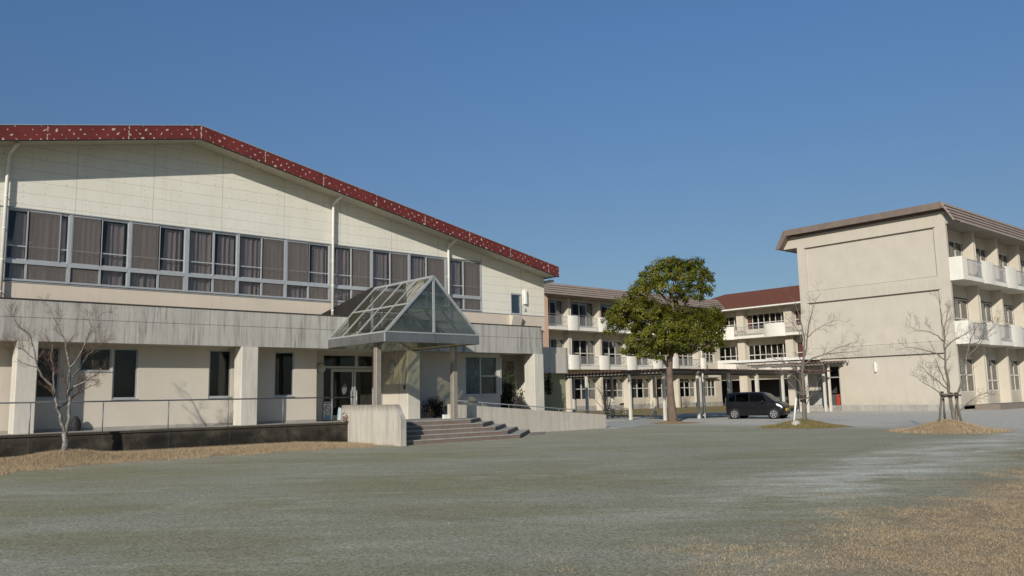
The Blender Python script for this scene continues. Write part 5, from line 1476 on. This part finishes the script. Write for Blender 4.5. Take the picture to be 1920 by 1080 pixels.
for j in range(4):
    for k in range(9): k2 = (k+1) % 9; fs.append((j*9+k, j*9+k2, (j+1)*9+k2, (j+1)*9+k))
fs.append(tuple(range(36, 45))); b.add(vs, fs)
tag(b.build('stone', simple('grey_stone', (.36, .34, .3), .9, var=.25), loc=c0), 'grey stone at the foot of the white leaning stake', 'stone')

# green camphor tree
XC = Vector((35.3, 28.1, 0))
cp = thing('evergreen_tree', (35.3, 28.1, 0), 'big leafy green tree with lobed crown and thick brown trunk beside the walkway', 'tree')
rng = random.Random(5)
tb = MB()
def cpath(L, off=None): return path3(L, XC, off)
tr = cpath([(1262, 797), (1261, 780), (1258, 750), (1256, 720), (1255, 695), (1256, 672), (1257, 655)])
tb.tube(tr, [.33, .25, .21, .19, .175, .16, .14], 14)
for k in range(7):
    a = 2*PI*k/7 + .3; p = tr[0] + Vector((math.cos(a)*.2, math.sin(a)*.2, .18)); tb.tube([p, tr[0] + Vector((math.cos(a)*.5, math.sin(a)*.5, -.08))], [.12, .04], 7)
LB = [([(1257, 668), (1266, 640), (1264, 610), (1262, 580), (1258, 555), (1262, 530)], [0, .1, .1, 0, -.1, -.2], [.16, .13, .11, .09, .07, .04]),
      ([(1255, 690), (1240, 672), (1215, 672), (1196, 665)], [0, -.3, -.7, -1], [.1, .08, .05, .03]),
      ([(1256, 668), (1245, 640), (1225, 615), (1195, 600), (1170, 590)], [0, .3, .6, .6, .4], [.12, .1, .075, .05, .03]),
      ([(1257, 664), (1280, 650), (1310, 630), (1335, 615)], [0, .4, .8, 1], [.11, .085, .06, .03]),
      ([(1263, 600), (1240, 575), (1215, 560), (1195, 550)], [.1, -.2, -.5, -.6], [.075, .06, .04, .02]),
      ([(1261, 575), (1240, 550), (1225, 535), (1220, 520)], [0, .2, .5, .6], [.06, .05, .035, .02]),
      ([(1260, 565), (1285, 545), (1305, 535), (1322, 528)], [0, -.2, -.4, -.6], [.06, .05, .035, .02]),
      ([(1257, 668), (1262, 650), (1290, 665), (1320, 650)], [0, -.5, -1, -1.4], [.1, .08, .05, .03]),
      ([(1256, 668), (1235, 655), (1205, 640), (1185, 640)], [0, -.6, -1.2, -1.5], [.09, .07, .05, .03])]
for L, off, R in LB: tb.tube(cpath(L, off), R, 8)
tb.build('trunk', M['trunk'], cp)
CL = [  # x, y, depth offset, radius px (across, up)
    (1262, 512, .0, 44, 27), (1232, 518, .5, 30, 26), (1292, 515, -.3, 30, 28), (1250, 540, -.6, 28, 20), (1298, 545, .2, 28, 24), (1322, 530, -.2, 15, 24), (1215, 528, .2, 20, 18), (1274, 560, .5, 20, 20), (1285, 500, .6, 22, 16), (1240, 500, -.2, 22, 13),
    (1204, 556, .2, 22, 22), (1180, 572, -.3, 30, 22), (1212, 585, -.6, 28, 24), (1162, 592, .3, 24, 22), (1150, 602, -.2, 15, 20), (1190, 600, .8, 30, 24), (1148, 618, .4, 12, 10),
    (1196, 645, -1.0, 32, 20), (1178, 655, -.4, 18, 14), (1225, 630, -1.4, 34, 22), (1205, 664, -.9, 20, 10), (1232, 652, -.8, 22, 16), (1255, 615, -1.5, 34, 22), (1250, 642, -1.6, 30, 16), (1280, 640, -1.5, 30, 20), (1240, 592, -.9, 24, 18),
    (1290, 618, -1.2, 34, 24), (1318, 632, -.8, 28, 22), (1335, 610, .1, 26, 24), (1348, 600, .6, 16, 22), (1340, 640, -.2, 18, 16), (1300, 590, .9, 30, 18), (1330, 585, 1.1, 26, 14), (1345, 580, .5, 10, 10), (1315, 652, -.6, 16, 9), (1278, 658, -.9, 24, 9), (1270, 598, .9, 26, 18), (1222, 610, 1.1, 34, 24), (1345, 622, .5, 14, 12), (1208, 546, -.3, 13, 14), (1190, 545, .1, 14, 12), (1326, 548, .1, 9, 10), (1205, 522, .3, 9, 9), (1308, 490, .3, 12, 9), (1262, 486, .1, 14, 7), (1138, 600, .2, 7, 8), (1150, 580, -.1, 10, 9), (1228, 672, -.8, 9, 4), (1330, 655, -.1, 10, 7)]
PXM = ((XC - CAM).dot(Vector((f_.x, f_.y, 0)).normalized()))/F
lv = []; lf = []; tone = []
rv, uv_, fv = r_, Vector((0, 0, 1)), Vector((f_.x, f_.y, 0)).normalized()
for (x, y, o, rx, ry) in CL:
    c = at3(x, y, XC, o); rx *= PXM; ry *= PXM; rd = (rx+ry)*.5
    nsub = max(5, int(50*(rx*ry + rx*rd)/1.2))
    for s in range(nsub):
        while True:
            q = Vector((rng.gauss(0, 1), rng.gauss(0, 1), rng.gauss(0, 1))); q.normalize()
            if q.z > -.75: break
        t = rng.uniform(.62, 1.04)**.7
        sc_ = c + (rv*q.x*rx + fv*q.y*rd + uv_*q.z*ry)*t
        st = min(1, max(0, rng.gauss(.5, .15)))
        rr = rng.uniform(.13, .24)
        for l in range(34):
            g = Vector((rng.gauss(0, 1), rng.gauss(0, 1), rng.gauss(0, .75)))
            g = g.normalized()*rr*rng.random()**.35; p = sc_ + g
            nm = (q*1.0 + g.normalized()*.55 + Vector((0, 0, .35)) + Vector((rng.gauss(0, .33), rng.gauss(0, .33), rng.gauss(0, .33)))).normalized()
            d = nm.cross(Vector((rng.gauss(0, 1), rng.gauss(0, 1), rng.gauss(0, 1)))).normalized(); sd_ = nm.cross(d)
            L = rng.uniform(.085, .145); wd = L*.3
            n = len(lv); lv += [p, p + d*L*.5 + sd_*wd, p + d*L, p + d*L*.5 - sd_*wd]; lf.append((n, n+1, n+2, n+3))
            tone.append(min(1, max(0, st + rng.gauss(0, .12))))
off = wloc(cp)
me = bpy.data.meshes.new('crown'); me.from_pydata([v - off for v in lv], [], lf); me.materials.append(M['leaf'])
ta = me.attributes.new('tone', 'FLOAT', 'FACE'); ta.data.foreach_set('value', tone)
o = bpy.data.objects.new('crown', me); COL.objects.link(o); o.parent = cp
print('leaves', len(lf))

# ------------------------------------------------------------------ shrubs
def leafy(name, c, rx, ry, rz_, n, label, cols, seed, spiky=False, L=(.05, .11), group=None):
    t = thing(name, (c[0], c[1], c[2]), label, 'shrub', group); rg = random.Random(seed)
    sb_ = MB(); vs = []; fs = []; tn = []
    for k in range(16):
        q = Vector((rg.gauss(0, .5), rg.gauss(0, .5), rg.uniform(.5, 1.0)))
        e = Vector(c) + Vector((q.x*rx, q.y*ry, q.z*rz_*1.9)); sb_.tube([Vector(c), Vector(c).lerp(e, .5) + Vector((q.x*.08, q.y*.08, 0)), e], [.018, .012, .004], 5)
        for l in range(n//16):
            u = rg.uniform(.25, 1.05); p = Vector(c).lerp(e, u) + Vector((rg.gauss(0, 1)*rx, rg.gauss(0, 1)*ry, rg.gauss(0, 1)*rz_))*.22
            p.z = max(p.z, c[2]+.05)
            d = Vector((rg.gauss(0, 1), rg.gauss(0, 1), rg.gauss(.2, .7))).normalized(); s = d.cross(Vector((rg.gauss(0, 1), rg.gauss(0, 1), 1))).normalized()
            ll = rg.uniform(*L); w_ = ll*(.12 if spiky else .3); i = len(vs)
            vs += [p, p + d*ll*.5 + s*w_, p + d*ll, p + d*ll*.5 - s*w_]; fs.append((i, i+1, i+2, i+3)); tn.append(rg.random())
    off = wloc(t); me = bpy.data.meshes.new('foliage'); me.from_pydata([v-off for v in vs], [], fs); me.materials.append(m_blade(name+'_leaf', cols))
    a = me.attributes.new('tone', 'FLOAT', 'FACE'); a.data.foreach_set('value', tn); o = bpy.data.objects.new('foliage', me); COL.objects.link(o); o.parent = t
    sb_.build('stems', M['dtwig'], t)
DG = [(0, (.012, .02, .008)), (.6, (.03, .045, .015)), (1, (.06, .075, .025))]
leafy('shrub', (20.35, 28.75, .74), .55, .3, .42, 1500, 'dark twiggy shrub in the planter between the porch column and the ramp', [(0, (.02, .014, .012)), (.6, (.045, .03, .022)), (1, (.07, .05, .03))], 3, True, (.08, .2))
leafy('shrub', (25.15, 29.6, .3), .42, .35, 1.22, 3200, 'tall dark evergreen shrub in the recess beside the end column', DG, 4, L=(.07, .13))
leafy('shrub', (27.55, 29.25, 1.6), .32, .28, .5, 800, 'sparse dark shrub right of the end column, against the olive wall', DG, 5, L=(.06, .12))
def bare_shrub(c, h, w_, seed, label, mat, n=16, r=.022):
    t = thing('bare_shrub', c, label, 'shrub'); rg = random.Random(seed); b = MB(); c = Vector(c)
    for k in range(n):
        a = rg.uniform(0, 2*PI); d = Vector((math.cos(a)*w_*rg.uniform(.1, 1), math.sin(a)*w_*rg.uniform(.1, 1), h*rg.uniform(.6, 1)))
        q, rq = limb(b, c + Vector((math.cos(a)*.1, math.sin(a)*.1, 0)), d, d.length, r*rg.uniform(.6, 1), rg, seg=5, wob=.12, up=.05, n=5)
        sprout(b, q, rq, rg, 2, .7, .55, 5, .3, .25, .006, None, h*.3)
    b.build('branches', mat, t)
bare_shrub((49.3, 45.6, 0), 3.1, 1.5, 3, 'dark leafless shrub fanning out behind the first walkway posts', M['dtwig'], 14, .035)
bare_shrub((41.6, 34.9, 0), 1.5, .7, 4, 'small grey leafless shrub beside the walkway corner post', M['twig'], 8)
bare_shrub((72.5, 55.6, 0), 1.3, .8, 6, 'low brown leafless shrub against the foot of the long block', M['rtwig'], 12)
bare_shrub((55.5, 35.2, 0), 1.3, .8, 8, 'brown leafless shrub by the porch behind the slender tree', M['rtwig'], 12)

# ------------------------------------------------------------------ bicycle by the walkway post
def bicycle(loc, rz):
    t = thing('bicycle', (0, 0, 0), 'silver bicycle leaning by a walkway post, half hidden behind the ramp wall', 'bicycle')
    ch = simple('bicycle_chrome', (.7, .7, .7), .18, metal=.9)
    for x in (-.52, .52):
        b = MB(); n = 28; P = [(x + .31*math.cos(2*PI*k/n), 0, .33 + .31*math.sin(2*PI*k/n)) for k in range(n+1)]; b.tube(P, .018, 7, cap=False); wl = b.build('tyre', M['black'], t)
        b = MB()
        for k in range(14): b.tube([(x, 0, .33), (x + .3*math.cos(2*PI*k/14), 0, .33 + .3*math.sin(2*PI*k/14))], .003, 4)
        b.tube([(x, -.04, .33), (x, .04, .33)], .025, 8); b.build('spokes', ch, wl)
        b = MB(); P = [(x + .35*math.cos(a), 0, .33 + .35*math.sin(a)) for a in [PI*(.02 + .85*k/12) for k in range(13)]]
        vs = []; fs = []
        for p in P: vs += [(p[0], -.03, p[2]-.008), (p[0], 0, p[2]), (p[0], .03, p[2]-.008)]
        for i in range(12):
            for j in range(2): fs.append((i*3+j, (i+1)*3+j, (i+1)*3+j+1, i*3+j+1))
        b.add(vs, fs); b.build('mudguard', ch, t)
    b = MB()
    for a, c, r in (((-.52, 0, .33), (-.08, 0, .3), .014), ((-.52, 0, .33), (-.2, 0, .72), .012), ((-.08, 0, .3), (-.24, 0, .86), .016), ((-.08, 0, .3), (.38, 0, .78), .018), ((-.2, 0, .6), (.36, 0, .85), .016), ((.52, 0, .33), (.36, 0, .95), .016)): b.tube([a, c], r, 8)
    b.build('frame', ch, t)
    b = MB(); b.tube([(.2, -.28, 1.0), (.34, -.2, 1.05), (.36, 0, 1.0), (.34, .2, 1.05), (.2, .28, 1.0)], .012, 7); b.build('handlebar', ch, t)
    b = MB(); b.smooth = True; b.tube([(-.4, 0, .9), (-.3, 0, .92), (-.12, 0, .9)], [.09, .075, .03], 8); b.build('saddle', M['black'], t)
    b = MB()
    for k in range(7): b.tube([(.42+k*.045, -.15, .72), (.42+k*.05, -.17, .95)], .004, 4); b.tube([(.42+k*.045, .15, .72), (.42+k*.05, .17, .95)], .004, 4)
    for z, q in ((.72, .15), (.84, .16), (.95, .17)): b.tube([(.42, -q, z), (.72, -q, z), (.72, q, z), (.42, q, z), (.42, -q, z)], .006, 5)
    b.build('basket', M['railb'], t)
    t.location = loc; t.rotation_euler = (math.radians(6), 0, rz)
bicycle((40.9, 36.9, .02), math.radians(125))
# fill stones and a plant pot on the terrace edge
b = MB(); b.smooth = True
lv_ = []; lf_ = []
rg = random.Random(9)
for k in range(60):
    p = Vector((15.05 + rg.gauss(0, .07), 26.9 + rg.gauss(0, .04), .76 + abs(rg.gauss(0, .14)))); d = Vector((rg.gauss(0, 1), rg.gauss(0, 1), rg.gauss(0, 1))).normalized(); s = d.orthogonal().normalized(); i = len(lv_)
    lv_ += [p, p + d*.05 + s*.02, p + d*.1, p + d*.05 - s*.02]; lf_.append((i, i+1, i+2, i+3))
b.add(lv_, lf_)
tag(b.build('dry_weed', simple('red_brown_weed', (.16, .06, .04), .9), loc=(15.05, 26.9, .76)), 'tuft of red-brown weed where the terrace meets the stair wall', 'weed')
